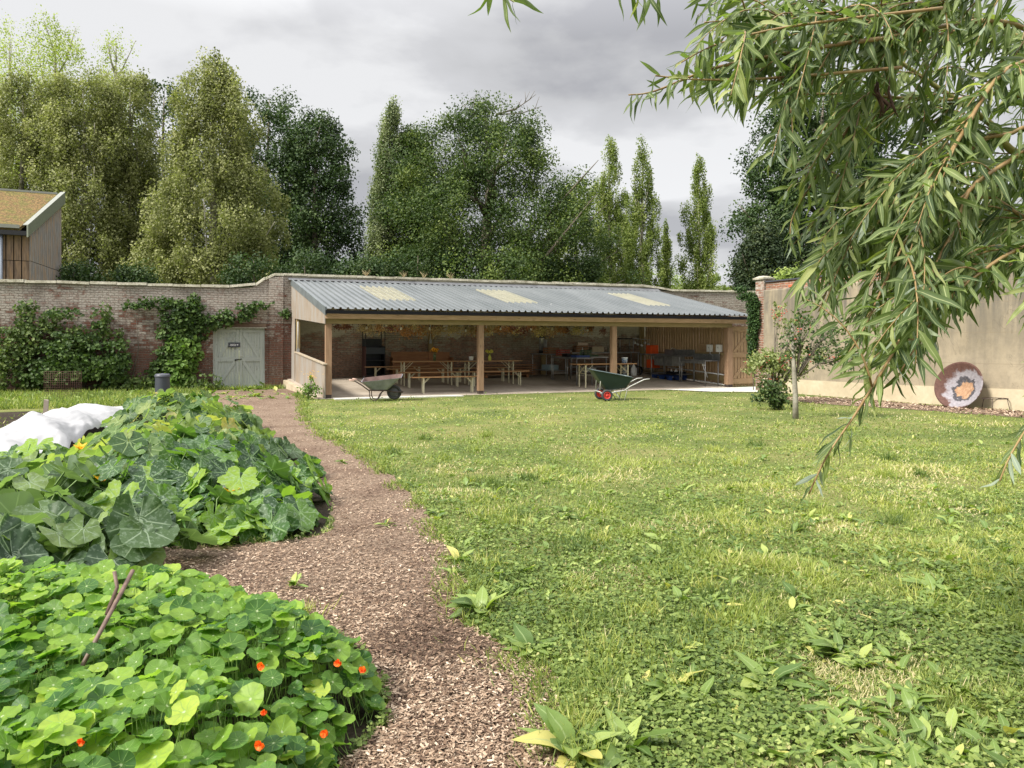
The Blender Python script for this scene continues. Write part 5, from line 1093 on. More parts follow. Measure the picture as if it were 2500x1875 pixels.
def tree(name, label, xc, Y, prof_, fol, leaf=.24, clumps=300, per=60, csz=1.0, stretch=(1, 1, 1), up=0.0, lean=0.0, seed=0, bark=None, amp=.16, cat='tree', group=None, trunk_r=.3, hollow=.5, sparse_top=None, limbs=14, dead=0):
    """prof_: list of (py, half width px) top to bottom, in photo pixels at distance Y"""
    g = np.random.default_rng(seed + 500); s = Y / 1805; zs = np.array([1.5 + (838 - p) * s for p, _ in prof_]); rs = np.array([w * s for _, w in prof_])
    o = np.argsort(zs); zs, rs = zs[o], rs[o]; per = int(per * 1.95); X = (xc - 1250) * s; t = thing(name, label, cat, (X, Y, 0), 0, group); H = zs[-1]
    # clump centres by volume
    zz = g.uniform(zs[0], zs[-1] - csz * .3, clumps * 6); w = np.interp(zz, zs, rs); keep = g.random(len(zz)) < (w / w.max()) ** 1.3 + .03; zz = zz[keep][:clumps]; n = len(zz)
    a = g.uniform(0, 2 * PI, n); ph = g.uniform(0, 6, 3); R0 = np.interp(zz, zs, rs); q = g.uniform(hollow ** 2, 1, n) ** .5; rr = np.maximum(R0 - csz * .45, .15 * R0) * q * lobes_radius(a, zz, ph, amp) * np.where(g.random(n) < .10, g.uniform(1.0, 1.18, n), 1)
    C = np.stack([rr * np.cos(a) + lean * (zz / H) ** 1.4, rr * np.sin(a) * .8, zz], -1)
    m = per * n; ci = np.repeat(np.arange(n), per); cs = csz * g.uniform(.55, 1.25, n)[ci][:, None]
    off = g.normal(size=(m, 3)); off = norm(off) * (g.random((m, 1)) ** .45); pos = C[ci] + off * cs * np.array(stretch) * .8
    kp = pos[:, 2] > .3
    if sparse_top: zt = 1.5 + (838 - sparse_top[0]) * s; kp &= ~((pos[:, 2] > zt) & (g.random(m) < sparse_top[1]))
    pos, off, ci = pos[kp], off[kp], ci[kp]; m = len(pos)
    nr = off * 1.2 + np.array([0, -.15, .45]) + g.normal(size=(m, 3)) * .5; d = g.normal(size=(m, 3)) + np.array([.3 if lean else 0, 0, up])
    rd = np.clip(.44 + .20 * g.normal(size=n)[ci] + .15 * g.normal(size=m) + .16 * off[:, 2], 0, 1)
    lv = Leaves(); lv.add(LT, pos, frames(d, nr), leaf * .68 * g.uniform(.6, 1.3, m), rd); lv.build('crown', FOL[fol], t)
    b = MB(); nk = 9; pts = [(lean * (k / nk * .96) ** 1.4 + .12 * math.sin(k * 1.3 + seed) * (k > 0) * trunk_r * 2, 0, H * .96 * k / nk) for k in range(nk + 1)]
    b.tube(pts, [trunk_r * (1 - k / nk) ** .8 + .02 for k in range(nk + 1)], 9); b.build('trunk', bark or M_bark, t)
    b = MB(); r = random.Random(seed)
    for i in g.choice(n, min(limbs, n), replace=False):
        c = C[i]; z0 = max(H * .12, c[2] - (abs(c[0]) + abs(c[1])) * (.6 + up * 1.5) - .3); x0 = lean * (z0 / H) ** 1.4
        r0 = .30 * trunk_r; mid = ((x0 + c[0]) / 2 + r.uniform(-.3, .3), c[1] * .5, (z0 + c[2]) / 2 - .2); b.tube([(x0, 0, z0), mid, tuple(c), tuple(c + (c - np.array(mid)) * .35)], [r0, r0 * .6, r0 * .35, .015], 6)
    for i in range(dead):
        a_ = r.uniform(-1.0, .9) + (PI if i % 2 else 0); c = Vector((lean + .6 * math.cos(a_), 0, H * .94)); e_ = c + Vector((1.9 * math.cos(a_) * r.uniform(.6, 1.2) + .8, 0, r.uniform(.5, 1.7)))
        mm = c.lerp(e_, .5) + Vector((.1, 0, -.2)); b.tube([c, mm, e_], [.05, .035, .012], 5)
        for k in range(3): f_ = mm.lerp(e_, k / 3); b.tube([f_, f_ + Vector((r.uniform(-.3, .6), r.uniform(-.2, .2), r.uniform(.3, .8)))], [.02, .008], 4)
    b.build('limbs', bark or M_bark, t); return t
AS = dict(fol='aspen', leaf=.21, per=85, csz=.95, stretch=(.75, .75, 1.5), up=.9, bark=M_barkp, group='tall olive poplars behind the left wall', amp=.28)
tree('poplar_tree', 'sparse topped pale poplar at the far left frame edge', 25, 52, [(52, 22), (80, 55), (150, 75), (300, 85), (480, 85)], 'topaspen', .19, 120, 46, 1.0, (.8, .8, 1.5), .9, seed=1, bark=M_barkp, hollow=.1, amp=.2, trunk_r=.22, group='sparse pale poplars rising behind the olive ones', sparse_top=(200, .45))
tree('poplar_tree', 'widest sparse topped pale poplar, second from the left frame edge', 135, 52, [(40, 30), (65, 62), (140, 100), (300, 105), (480, 95)], 'topaspen', .19, 170, 52, 1.0, (.8, .8, 1.5), .9, seed=2, bark=M_barkp, hollow=.1, amp=.2, trunk_r=.25, group='sparse pale poplars rising behind the olive ones', sparse_top=(190, .35))
tree('poplar_tree', 'sparse topped pale poplar standing right of the barn roof', 282, 53, [(64, 18), (90, 40), (150, 64), (300, 75), (480, 78)], 'topaspen', .19, 110, 46, 1.0, (.8, .8, 1.5), .9, seed=3, bark=M_barkp, hollow=.1, amp=.2, trunk_r=.22, group='sparse pale poplars rising behind the olive ones', sparse_top=(190, .45))
tree('poplar_tree', 'dense olive poplar directly above the barn', 55, 47, [(200, 60), (230, 100), (330, 125), (520, 140), (760, 140)], clumps=480, seed=4, **AS)
tree('poplar_tree', 'dense olive poplar just right of the barn gable', 205, 46, [(190, 55), (215, 90), (330, 110), (520, 125), (780, 130)], clumps=480, seed=5, **AS)
tree('poplar_tree', 'dense olive poplar between the barn and the broad poplar', 320, 48, [(185, 42), (215, 62), (330, 76), (520, 88), (780, 90)], clumps=330, seed=6, **AS)
tree('poplar_tree', 'broad olive green poplar with a ragged pointed top, above the gate', 520, 44, [(135, 20), (170, 48), (210, 85), (280, 108), (400, 118), (470, 165), (560, 182), (700, 175), (800, 160)], clumps=760, seed=7, **AS)
tree('oak_tree', 'dark green tree glimpsed between the olive poplars', 400, 60, [(190, 25), (230, 70), (350, 95), (760, 110)], 'dark', .30, 150, 60, 1.3, seed=8)
tree('oak_tree', 'tall dark green oak right behind the broad olive poplar', 655, 56, [(215, 35), (245, 75), (300, 105), (420, 135), (760, 150)], 'dark', .27, 330, 75, 1.25, amp=.22, seed=9)
tree('oak_tree', 'dark green oak sloping down towards the leaning poplar', 770, 54, [(270, 40), (305, 72), (390, 102), (480, 118), (600, 125), (760, 125)], 'dark', .27, 300, 75, 1.25, amp=.22, seed=10)
tree('leaning_poplar', 'slim silvery green poplar bent by the wind, left of the large oak', 915, 46, [(262, 22), (300, 34), (400, 44), (500, 50), (600, 50), (700, 38), (740, 26)], 'wind', .17, 230, 80, .8, (.6, .6, 1.5), .9, lean=1.15, seed=11, bark=M_barkp, amp=.12, trunk_r=.18, hollow=.2)
tree('oak_tree', 'large bushy green oak with dead twigs at its crown, above the shelter roof', 1190, 45, [(240, 30), (270, 70), (290, 105), (330, 165), (400, 215), (500, 245), (600, 275), (700, 280), (790, 250)], 'oak', .20, 520, 130, 1.35, amp=.34, seed=12, trunk_r=.5, limbs=40, dead=6)
tree('oak_tree', 'left lobe of green oak foliage beside the leaning poplar', 1010, 46.5, [(315, 15), (335, 42), (400, 62), (520, 85), (740, 100)], 'oak', .23, 240, 75, 1.0, amp=.2, seed=13)
tree('round_tree', 'small rounded olive green tree between the oak and the slim poplars', 1405, 58, [(436, 18), (460, 45), (520, 70), (620, 95), (760, 100)], 'poplar', .26, 190, 60, 1.1, seed=14)
PO = dict(fol='poplar', leaf=.17, per=58, csz=.75, stretch=(.5, .5, 1.5), up=1.2, bark=M_barkp, group='slim poplars beyond the shelter', amp=.34, trunk_r=.18, hollow=.15)
tree('poplar_tree', 'leftmost slim poplar beyond the shelter roof', 1488, 52, [(345, 14), (385, 32), (450, 50), (560, 56), (700, 58), (770, 50)], clumps=230, seed=15, **PO)
tree('poplar_tree', 'tallest slim poplar beyond the shelter roof, second from the left', 1568, 51, [(343, 12), (385, 28), (450, 40), (560, 50), (700, 56), (770, 50)], clumps=230, seed=16, **PO)
tree('poplar_tree', 'lower dense poplar filling the gap of the first two slim ones', 1528, 55, [(470, 8), (500, 35), (600, 60), (770, 70)], clumps=170, seed=17, **PO)
tree('poplar_tree', 'smallest slim poplar beyond the shelter roof', 1626, 56, [(540, 4), (570, 14), (640, 24), (770, 32)], clumps=90, seed=18, **PO)
tree('poplar_tree', 'rightmost slim poplar standing apart against the clouds', 1706, 53, [(390, 12), (425, 26), (500, 42), (600, 52), (690, 52), (770, 46)], clumps=230, seed=19, **PO)
tree('oak_tree', 'big dark oak behind the willow on the right', 2010, 44, [(205, 80), (245, 150), (330, 175), (450, 195), (560, 215), (700, 215), (790, 200)], 'dark', .24, 700, 75, 1.1, amp=.26, seed=20, trunk_r=.5, limbs=30)
tree('yew_tree', 'almost black yew below the dark oak at the end of the brick wall', 1868, 40, [(540, 20), (580, 55), (640, 82), (720, 92), (790, 90)], 'yew', .2, 200, 75, .9, seed=21)
tree('yew_tree', 'low dark yew behind the rendered wall under the willow', 2080, 41, [(560, 40), (620, 120), (700, 150), (790, 150)], 'yew', .22, 230, 70, 1.0, seed=22)
tree('round_tree', 'green tree rising behind the rendered wall at the right frame edge', 2420, 40, [(560, 40), (600, 110), (700, 160), (800, 160)], 'oak', .24, 220, 65, 1.1, seed=23)
for i, (xc, Y, py, w, lab) in enumerate(((1625, 70, 655, 60, 'pale green bush beneath the smallest slim poplar'), (1735, 66, 668, 50, 'pale green bush right of the rightmost slim poplar'), (1955, 29, 655, 62, 'bright green bush showing over the rendered wall'), (330, 60, 640, 60, 'pale bush between the trunks of the olive poplars'))):
    tree('bush', lab, xc, Y, [(py, w * .5), (py + 20, w), (py + 90, w * 1.1), (830, w)], 'bush', .2, 90, 55, .7, seed=30 + i, cat='bush', limbs=3, trunk_r=.06)
for i, (xc, Y, py, w) in enumerate(((180, 37, 640, 60), (330, 38, 650, 55), (620, 38, 625, 70), (745, 40, 615, 75), (880, 40, 625, 70), (1020, 41, 610, 80), (1150, 42, 615, 80), (1290, 43, 612, 80), (1410, 44, 620, 60))):
    tree('hedge_shrub', 'dark shrub just over the wall, ' + ('behind the gate side creeper', 'between the two left groups of poplars', 'under the dark oak left of the shelter', 'under the sloping dark oak', 'beneath the leaning poplar', 'under the left lobe of the large oak', 'under the middle of the large oak', 'under the right half of the large oak', 'left of the slim poplars')[i], xc, Y, [(py, w * .5), (py + 15, w), (py + 60, w * 1.2), (835, w * 1.2)], 'dark', .2, 100, 60, .8, seed=60 + i, cat='shrub', limbs=2, trunk_r=.06, group='dark shrubs behind the wall')
# far hill and its wood
nx, ny = 90, 14; xs = np.linspace(-260, 330, nx); ys = np.linspace(120, 420, ny); XX, YY = np.meshgrid(xs, ys); t_ = (YY - 120) / 300
ZZ = 34 * np.clip(t_, 0, 1) ** .8 * (.75 + .5 * vnoise(XX / 90 + 20, YY / 200, 3)) - .5
idx = np.arange(nx * ny).reshape(ny, nx); Fh = np.stack([idx[:-1, :-1], idx[:-1, 1:], idx[1:, 1:], idx[1:, :-1]], -1).reshape(-1, 4)
tag(fastmesh('hill', np.stack([XX, YY, ZZ], -1).reshape(-1, 3), Fh, nmat('meadow', (.14, .16, .05), (.26, .25, .10), .05, .95), None, None, True), kind='structure')
g = np.random.default_rng(77); n = 2600; x = g.uniform(0, 200, n); y = g.uniform(180, 400, n); gi = np.clip(((x + 260) / 590 * (nx - 1)).astype(int), 0, nx - 1); gj = np.clip(((y - 120) / 300 * (ny - 1)).astype(int), 0, ny - 1)
z = ZZ[gj, gi]; kp = vnoise(x / 22, y / 30, 9) > .38; x, y, z = x[kp], y[kp], z[kp]; n = len(x); per = 26; ci = np.repeat(np.arange(n), per); off = norm(g.normal(size=(n * per, 3))) * g.random((n * per, 1)) ** .4
pos = np.stack([x, y, z + 3], -1)[ci] + off * np.array([3.6, 3.6, 3.6]); lv = Leaves(); lv.add(LT, pos, frames(g.normal(size=pos.shape), off + np.array([0, -.2, .5])), g.uniform(1.2, 2.2, len(pos)), np.clip(.45 + .25 * g.normal(size=n)[ci] + .1 * g.normal(size=len(pos)), 0, 1))
tag(lv.build('distant_wood', card('distant_wood', [(0, (.07, .10, .035)), (1, (.20, .22, .09))], tf=.2)), 'distant hazy wood on the hillside beyond the slim poplars', 'wood', kind='stuff')

# ================================================================ climbers, shrubs and border plants
M_cl = [card('climber_dark', [(0, (.016, .036, .010)), (.5, (.045, .085, .018)), (1, (.11, .17, .04))], tf=.25), card('climber_mid', [(0, (.03, .055, .014)), (.5, (.075, .12, .028)), (1, (.17, .22, .06))], tf=.3),
        card('fig_leaf', [(0, (.06, .12, .02)), (.5, (.12, .21, .04)), (1, (.22, .32, .08))], tf=.35), card('ivy', [(0, (.015, .035, .010)), (.6, (.035, .075, .018)), (1, (.09, .15, .04))], tf=.15)]
def wallplant(name, label, blobs, m, leaf, dens, cat='climber', v0=VW, deep=.35, seed=0, stems=6, group=None):
    """blobs: (px, py, rx, ry) photo pixels on the wall plane"""
    g = np.random.default_rng(seed + 900); cs = [(*onv(px, py, v0 - .1), rx, ry) for px, py, rx, ry in blobs]; u0 = sum(c[0] for c in cs) / len(cs); t = thing(name, label, cat, P(u0, v0, 0), TH, group); lv = Leaves(); b = MB(); s = 24.3 / 1805 * 1.05
    for (u, z, rx, ry) in cs:
        n = int(dens * rx * ry); off = norm(g.normal(size=(n, 3))) * g.random((n, 1)) ** .4; cl = vnoise(off[:, 0] * 3 + u * 2, off[:, 2] * 3 + z * 2, seed); kp = cl > .40; off = off[kp]; cl = cl[kp]; n = len(off)
        dp = deep * min(1, .35 + rx / 90); pos = np.stack([u - u0 + off[:, 0] * rx * s, -dp * .5 + off[:, 1] * dp * .5 - .03, z + off[:, 2] * ry * s], -1); pos[:, 1] = np.minimum(pos[:, 1], -.02); kz = pos[:, 2] > .02; pos, off, cl = pos[kz], off[kz], cl[kz]; n = len(pos)
        nr = off * .5 + np.array([0, -.9, .5]) + g.normal(size=(n, 3)) * .5; lv.add(LT, pos, frames(g.normal(size=(n, 3)) + np.array([0, 0, -.4]), nr), leaf * g.uniform(.6, 1.3, n), np.clip(.15 + .6 * cl + .18 * g.normal(size=n), 0, 1))
        (G0 - .1 < u < G1 + 1.2) or b.tube([(u - u0 - .15, -.05, 0), (u - u0 + .1, -.1, z * .5), (u - u0, -.06, z)], [.022, .016, .008], 5)
    lv.build('foliage', m, t); b.build('stems', M_bark, t); return t
wallplant('climbing_shrub', 'dark leafy climber covering the brick wall at the left frame edge', [(20, 850, 40, 50), (85, 850, 40, 70), (70, 755, 24, 20), (15, 910, 40, 40), (62, 800, 20, 34), (95, 930, 40, 24)], M_cl[1], .105, .50, deep=.8, seed=1)
wallplant('climbing_shrub', 'large dense dark shrub against the brick wall behind the mesh panel', [(170, 870, 55, 60), (250, 885, 60, 50), (165, 765, 44, 12), (245, 790, 16, 40), (200, 915, 100, 32), (290, 870, 28, 44), (120, 910, 50, 36), (215, 830, 30, 34)], M_cl[0], .11, .55, deep=1.0, seed=2)
wallplant('climbing_shrub', 'paler leafy spray rising in front of the dark shrub', [(130, 800, 24, 44), (190, 825, 36, 30), (262, 790, 14, 56), (295, 830, 12, 30), (160, 850, 40, 20)], M_cl[1], .10, .45, deep=.9, seed=3)
wallplant('wall_climber', 'climber trained along the wall above the gate, running right to the shelter', [(330, 745, 30, 7), (390, 740, 46, 13), (450, 765, 52, 34), (475, 735, 18, 16), (430, 830, 42, 60), (520, 785, 45, 17), (575, 770, 42, 17), (610, 750, 26, 12), (640, 745, 26, 8), (470, 800, 40, 40), (400, 900, 35, 50), (700, 765, 14, 12)], M_cl[0], .12, .60, deep=.4, seed=4)
wallplant('fig_plant', 'bright green large leaved fig shoots beside the gate', [(450, 845, 34, 28), (465, 870, 26, 22), (440, 905, 30, 40), (430, 930, 40, 30)], M_cl[2], .17, .42, deep=.6, seed=5)
wallplant('border_shrub', 'low leafy plants crowding the foot of the wall left of the gate', [(500, 935, 40, 26), (560, 955, 24, 12), (635, 948, 18, 12), (350, 940, 40, 26), (300, 940, 40, 26)], M_cl[1], .11, .5, deep=1.0, seed=6, cat='shrub')
# ivy on the far wall corner and pillar
g = np.random.default_rng(31); iv = thing('ivy', 'dark ivy hanging down the pillar at the end of the rendered wall', 'ivy', A0 + dirR * -.2, RZ); lv = Leaves()
for (x, z, rx, rz_, n) in ((-.18, 2.7, .30, .35, 900), (-.15, 2.2, .26, .45, 1000), (-.2, 1.7, .22, .45, 800), (-.24, 1.2, .16, .4, 500), (-.45, 3.0, .4, .14, 500), (-.7, 3.25, .3, .12, 300)):
    off = norm(g.normal(size=(n, 3))) * g.random((n, 1)) ** .4; pos = np.stack([x + off[:, 0] * rx, -.08 + off[:, 1] * .10, z + off[:, 2] * rz_], -1); lv.add(LT, pos, frames(g.normal(size=(n, 3)) + np.array([0, 0, -.5]), np.array([-.3, -1, .4]) + g.normal(size=(n, 3)) * .4), g.uniform(.05, .09, n), np.clip(g.normal(.45, .25, n), 0, 1))
lv.build('leaves', M_cl[3], iv); b = MB(); b.tube([(-.2, -.03, 0), (-.22, -.05, 1.2), (-.15, -.05, 2.9)], .015, 5); b.build('stem', M_bark, iv)
M_fruit = flat('red_fruit', (.33, .075, .045), .45)
def shrub(name, label, x, y, blobs, m, leaf, stems, fruits, seed, trunk=None, cat='shrub'):
    """blobs in metres relative to base: (dx, dz, rx, rz, n)"""
    g = np.random.default_rng(seed); r = random.Random(seed); t = thing(name, label, cat, (x, y, 0)); lv = Leaves(); b = MB()
    for dx, dz, rx, rz_, n in blobs:
        nc = max(6, n // 14); c0 = norm(g.normal(size=(nc, 3))) * g.random((nc, 1)) ** .5; ci = g.integers(0, nc, n); off = c0[ci] + g.normal(size=(n, 3)) * .13
        pos = np.stack([dx + off[:, 0] * rx, off[:, 1] * rx * .8, dz + off[:, 2] * rz_], -1); pos[:, 2] = np.maximum(pos[:, 2], .03); nr = g.normal(size=(n, 3)) * .6 + np.array([-.1, -.2, .7]); lv.add(LT, pos, frames(g.normal(size=(n, 3)), nr), leaf * g.uniform(.6, 1.25, n), np.clip(g.normal(.45, .27, n), 0, 1))
        for k in range(min(nc, 7)):
            c = c0[k]; b.tube([(0 if not trunk else dx * .1, 0, .02 if not trunk else trunk * .8), (dx * .5, c[1] * rx * .3, dz * .6 if not trunk else (trunk + dz) / 2), (dx + c[0] * rx, c[1] * rx * .8, dz + c[2] * rz_)], [.014, .009, .004], 5)
    lv.build('foliage', m, t); b.build('stems', M_bark, t)
    if fruits:
        F_ = MB()
        for i in range(fruits):
            dx, dz, rx, rz_, _ = r.choice(blobs[:max(1, len(blobs) - 1)]); cx, cz = dx + r.gauss(0, .5) * rx, dz + r.gauss(0, .4) * rz_
            for k in range(r.randint(1, 4)): F_.lathe([(0, -.018), (.015, -.010), (.018, 0), (.012, .013), (0, .016)], (cx + r.gauss(0, .035), -rx * r.uniform(.2, .9), cz + r.gauss(0, .035)), 7)
        F_.build('fruit', M_fruit, t)
    return t
M_rose = card('rose_leaf', [(0, (.09, .12, .035)), (.5, (.20, .24, .08)), (1, (.45, .46, .24))], tf=.3); M_app = card('apple_leaf', [(0, (.025, .05, .015)), (.5, (.06, .10, .03)), (1, (.15, .19, .07))], tf=.25)
p = gnd(1880, 985)
shrub('rose_bush', 'straggly rose bush with red hips in front of the slatted door', p.x, p.y, [(-.1, .95, .55, .32, 800), (.3, .85, .6, .38, 900), (.1, 1.2, .55, .2, 460), (.9, 1.2, .5, .25, 350), (.25, 2.25, .22, .3, 90), (.45, 1.95, .35, .2, 120), (.75, 2.05, .3, .14, 110), (.12, .32, .36, .30, 520)], M_rose, .08, 10, 30, 61)
p2 = gnd(1890, 1000)
shrub('low_shrub', 'small dark green shrub at the foot of the rose bush', p2.x, p2.y, [(-.1, .34, .33, .30, 700), (.15, .18, .3, .18, 300)], M_app, .08, 6, 0, 62)
p = gnd(1942, 1022)
ap_ = shrub('apple_tree', 'small apple tree with a pale stem and red fruit behind the hanging willow', p.x, p.y, [(.45, 1.3, .55, .45, 420), (-.05, 1.55, .35, .4, 220), (.75, 1.75, .6, .35, 260), (.2, 2.0, .5, .25, 150), (.9, 1.15, .35, .3, 160)], M_app, .07, 6, 7, 63, 1.05, 'tree')
b = MB(); b.tube([(0, 0, -.05), (.0, 0, .4), (-.03, 0, 1.0), (-.07, 0, 1.9)], [.062, .052, .042, .025], 10); b.build('trunk', nmat('pale_young_bark', (.20, .18, .14), (.33, .31, .25), 14, .9), ap_)
p = P(-.45, -.1, 0)
shrub('yellow_flowered_plant', 'small bushy plant with yellow flowers at the left corner of the shelter', p.x, p.y, [(0, .22, .34, .20, 520), (.12, .5, .14, .2, 80)], M_cl[2], .06, 6, 0, 64, cat='plant')
g = np.random.default_rng(3); lv = Leaves(); n = 60; pos = np.stack([p.x + .1 + g.normal(size=n) * .1, np.full(n, p.y) + g.normal(size=n) * .1, .55 + g.random(n) * .22], -1); lv.add(LT, pos, frames(g.normal(size=(n, 3)), g.normal(size=(n, 3))), np.full(n, .03), g.random(n))
o = lv.build('flowers', card('ragwort', [(0, (.7, .45, .03)), (1, (.75, .4, .1))]))
for q in bpy.data.objects:
    if q.name.startswith('yellow_flowered_plant'): o.parent = q; o.location = -q.location
for i, (px, lab) in enumerate(((895, 'left of the middle of the coping'), (985, 'near the middle of the coping'), (1100, 'above the middle rooflight'), (1035, 'between the other tufts'))):
    u_, z_ = onv(px, 683, VW + .15); t = thing('grass_tuft', 'dry straw coloured grass tuft on the wall coping, ' + lab, 'grass tuft', P(u_, VW + .15, 3.83), TH); b = MB(); r = random.Random(i)
    for k in range(22): a = r.uniform(0, 6.3); l = r.uniform(.12, .3); b.tube([(0, 0, 0), (.06 * math.cos(a), .05 * math.sin(a), l * .6), (.16 * math.cos(a), .1 * math.sin(a), l)], [.004, .003, .001], 3)
    b.build('blades', flat('straw' + str(i), (.45, .36, .2), .8), t)

# ================================================================ foreground willow
def strip_leaf(n=7, w=.085, curve=.22, fold=.35, seed=0):
    r = random.Random(seed); V = []; U = []; F = []
    for i in range(n + 1):
        t = i / n; ww = w * (math.sin(PI * min(1, t * 1.02 + .015)) ** .75) * (1.05 - .25 * t); z = -curve * t * t + .03 * math.sin(t * 9 + seed); tw = .25 * math.sin(seed + t * 2.5)
        for k, s in enumerate((-1, 0, 1)): V.append((t, s * ww * math.cos(tw * s), z + abs(s) * ww * fold + s * ww * math.sin(tw))); U.append((t, .5 + s * .5))
    for i in range(n):
        for k in (0, 1): a = i * 3 + k; F.append((a, a + 3, a + 4, a + 1))
    return np.array(V), np.array(F), np.array(U, float)
WT = [strip_leaf(7, w, c, f, s) for s, (w, c, f) in enumerate(((.072, .15, .3), (.084, .35, .4), (.068, .05, .25), (.078, .5, .35), (.09, .2, .5)))]
def mat_willow():
    m = NT('willow_leaf'); base = m.ramp(m.attr(), [(0, (.035, .06, .02)), (.5, (.095, .135, .04)), (.85, (.19, .235, .08)), (1, (.33, .35, .14))]); uv = m.n('ShaderNodeTexCoord').outputs['UV']; sp = m.n('ShaderNodeSeparateXYZ'); m.set(sp, 0, uv)
    d = m.math('ABSOLUTE', m.math('SUBTRACT', sp.outputs[1], .5)); vm = m.mr(d, .02, .07, .85, 0); sv = m.math('SINE', m.math('ADD', m.math('MULTIPLY', sp.outputs[0], 110.0), m.math('MULTIPLY', d, -30.0)))
    base = m.mix(m.mr(sv, .2, 1, 0, .25), base, (.10, .15, .05)); col = m.mix(vm, base, (.38, .42, .20)); g = m.n('ShaderNodeNewGeometry'); back = m.mix(.62, base, (.34, .40, .33)); back = m.mix(vm, back, (.42, .46, .30))
    fin = m.mix(g.outputs['Backfacing'], col, back); tr = m.mix(1.0, base, (1.8, 2.1, .7), 'MULTIPLY'); return m.leaf(fin, tr, .3, .6, .3)
M_wil = mat_willow(); M_twig = nmat('willow_twig', (.20, .115, .04), (.30, .21, .085), 12, .6, bump=.1); M_limb = nmat('willow_limb', (.16, .15, .04), (.26, .23, .07), 10, .7)
wil = thing('willow_tree', 'willow with long hanging leafy shoots reaching in from the right over the lawn', 'willow tree', (3.9, 3.6, 0))
base = Vector((3.9, 3.6, 0)); rW = random.Random(4); TR = (3205, 487, 3.6)
b = MB(); b.tube([(0, 0, -.1), (.03, 0, .8), (-.02, .02, 1.6), (0, 0, 2.2), (.15, .1, 3.0), (.2, .3, 4.2)], [.20, .16, .14, .13, .10, .04], 14); b.build('trunk', nmat('willow_bark', (.10, .085, .06), (.22, .19, .14), 6, .9, bump=.6), wil)
def poly(pts, sub=6): return [Vector(q) for q in smoothline([tuple(ray(*p)) for p in pts], sub)]
limbs = [  # points (px, py, depth), radius0, leafy from fraction, side shoots
 ([TR, (2560, 400, 3.2), (2404, 290, 3.1), (2178, 136, 3.0), (1980, -40, 2.9)], .022, .9, 12, 'down'),
 ([TR, (2700, 250, 3.2), (2480, 60, 2.9), (2150, 95, 2.5), (1950, 125, 2.4), (1750, 165, 2.3), (1600, 222, 2.2), (1535, 232, 2.15)], .012, .42, 12, 'down'),
 ([TR, (2800, 200, 3.0), (2500, 150, 2.6), (2336, 348, 2.35), (2232, 542, 2.25), (2148, 717, 2.2), (2110, 800, 2.2), (2060, 880, 2.2)], .010, .4, 14, 'down'),
 ([TR, (2700, 480, 2.9), (2500, 599, 2.4), (2437, 635, 2.3), (2346, 702, 2.2), (2286, 771, 2.15), (2211, 886, 2.1), (2185, 935, 2.1)], .009, .3, 9, 'down'),
 ([TR, (2750, 300, 3.0), (2420, 420, 2.4), (2330, 560, 2.3), (2260, 700, 2.2), (2190, 843, 2.05), (2099, 994, 1.95), (2021, 1110, 1.9), (1975, 1205, 1.9)], .009, .4, 7, 'down'),
 ([(2480, 60, 2.9), (2230, 110, 2.8), (2051, 343, 2.7), (1979, 452, 2.7), (1934, 533, 2.7), (1930, 600, 2.7)], .008, .2, 6, 'down'),
 ([TR, (2760, 800, 2.5), (2600, 900, 2.2), (2530, 1010, 2.05), (2470, 1105, 2.0), (2440, 1175, 2.0)], .008, .5, 2, 'down'),
 ([(2700, 0, 2.9), (2500, -30, 2.6), (2200, 15, 2.6), (1900, 40, 2.5), (1720, 55, 2.4)], .010, .1, 18, 'down'),
 ([TR, (2600, 150, 3.6), (2350, 30, 3.6), (2050, -80, 3.6)], .02, .5, 24, 'down'),
 ([TR, (2650, 500, 3.8), (2480, 520, 3.9), (2330, 600, 4.0)], .012, .4, 12, 'down'),
 ([TR, (2560, 250, 3.0), (2300, 245, 3.0), (2050, 230, 2.9), (1850, 235, 2.8), (1765, 250, 2.8)], .010, .25, 13, 'down'),
 ([TR, (2620, 330, 2.6), (2450, 330, 2.5), (2250, 380, 2.5), (2120, 520, 2.4), (2040, 660, 2.4), (2000, 760, 2.4)], .009, .3, 12, 'down'),
 ([TR, (2700, 420, 3.4), (2450, 430, 3.5), (2250, 450, 3.5), (2080, 560, 3.5), (2020, 640, 3.5)], .010, .35, 14, 'down'),
 ([TR, (2640, 560, 2.7), (2400, 480, 2.6), (2240, 600, 2.5), (2130, 760, 2.4), (2060, 860, 2.4)], .009, .35, 8, 'down'),
 ([TR, (2700, 600, 3.3), (2480, 640, 3.2), (2330, 720, 3.2), (2220, 820, 3.2)], .009, .35, 8, 'down'),
 ([(2300, 20, 2.5), (1950, 62, 2.35), (1760, 105, 2.25), (1650, 160, 2.15)], .006, .3, 3, 'down'),
 ([(2200, 165, 2.5), (1900, 190, 2.35), (1720, 195, 2.2), (1600, 185, 2.15)], .006, .3, 3, 'down'),
 ([(1500, -60, 2.3), (1560, -20, 2.3), (1610, -5, 2.3)], .006, 0, 0, 'down'), ([(1190, -60, 2.3), (1235, -10, 2.3), (1255, 5, 2.3)], .005, 0, 0, 'down')]
LP = []; LD = []; LS = []; LR = []; tw = MB(); lb = MB()
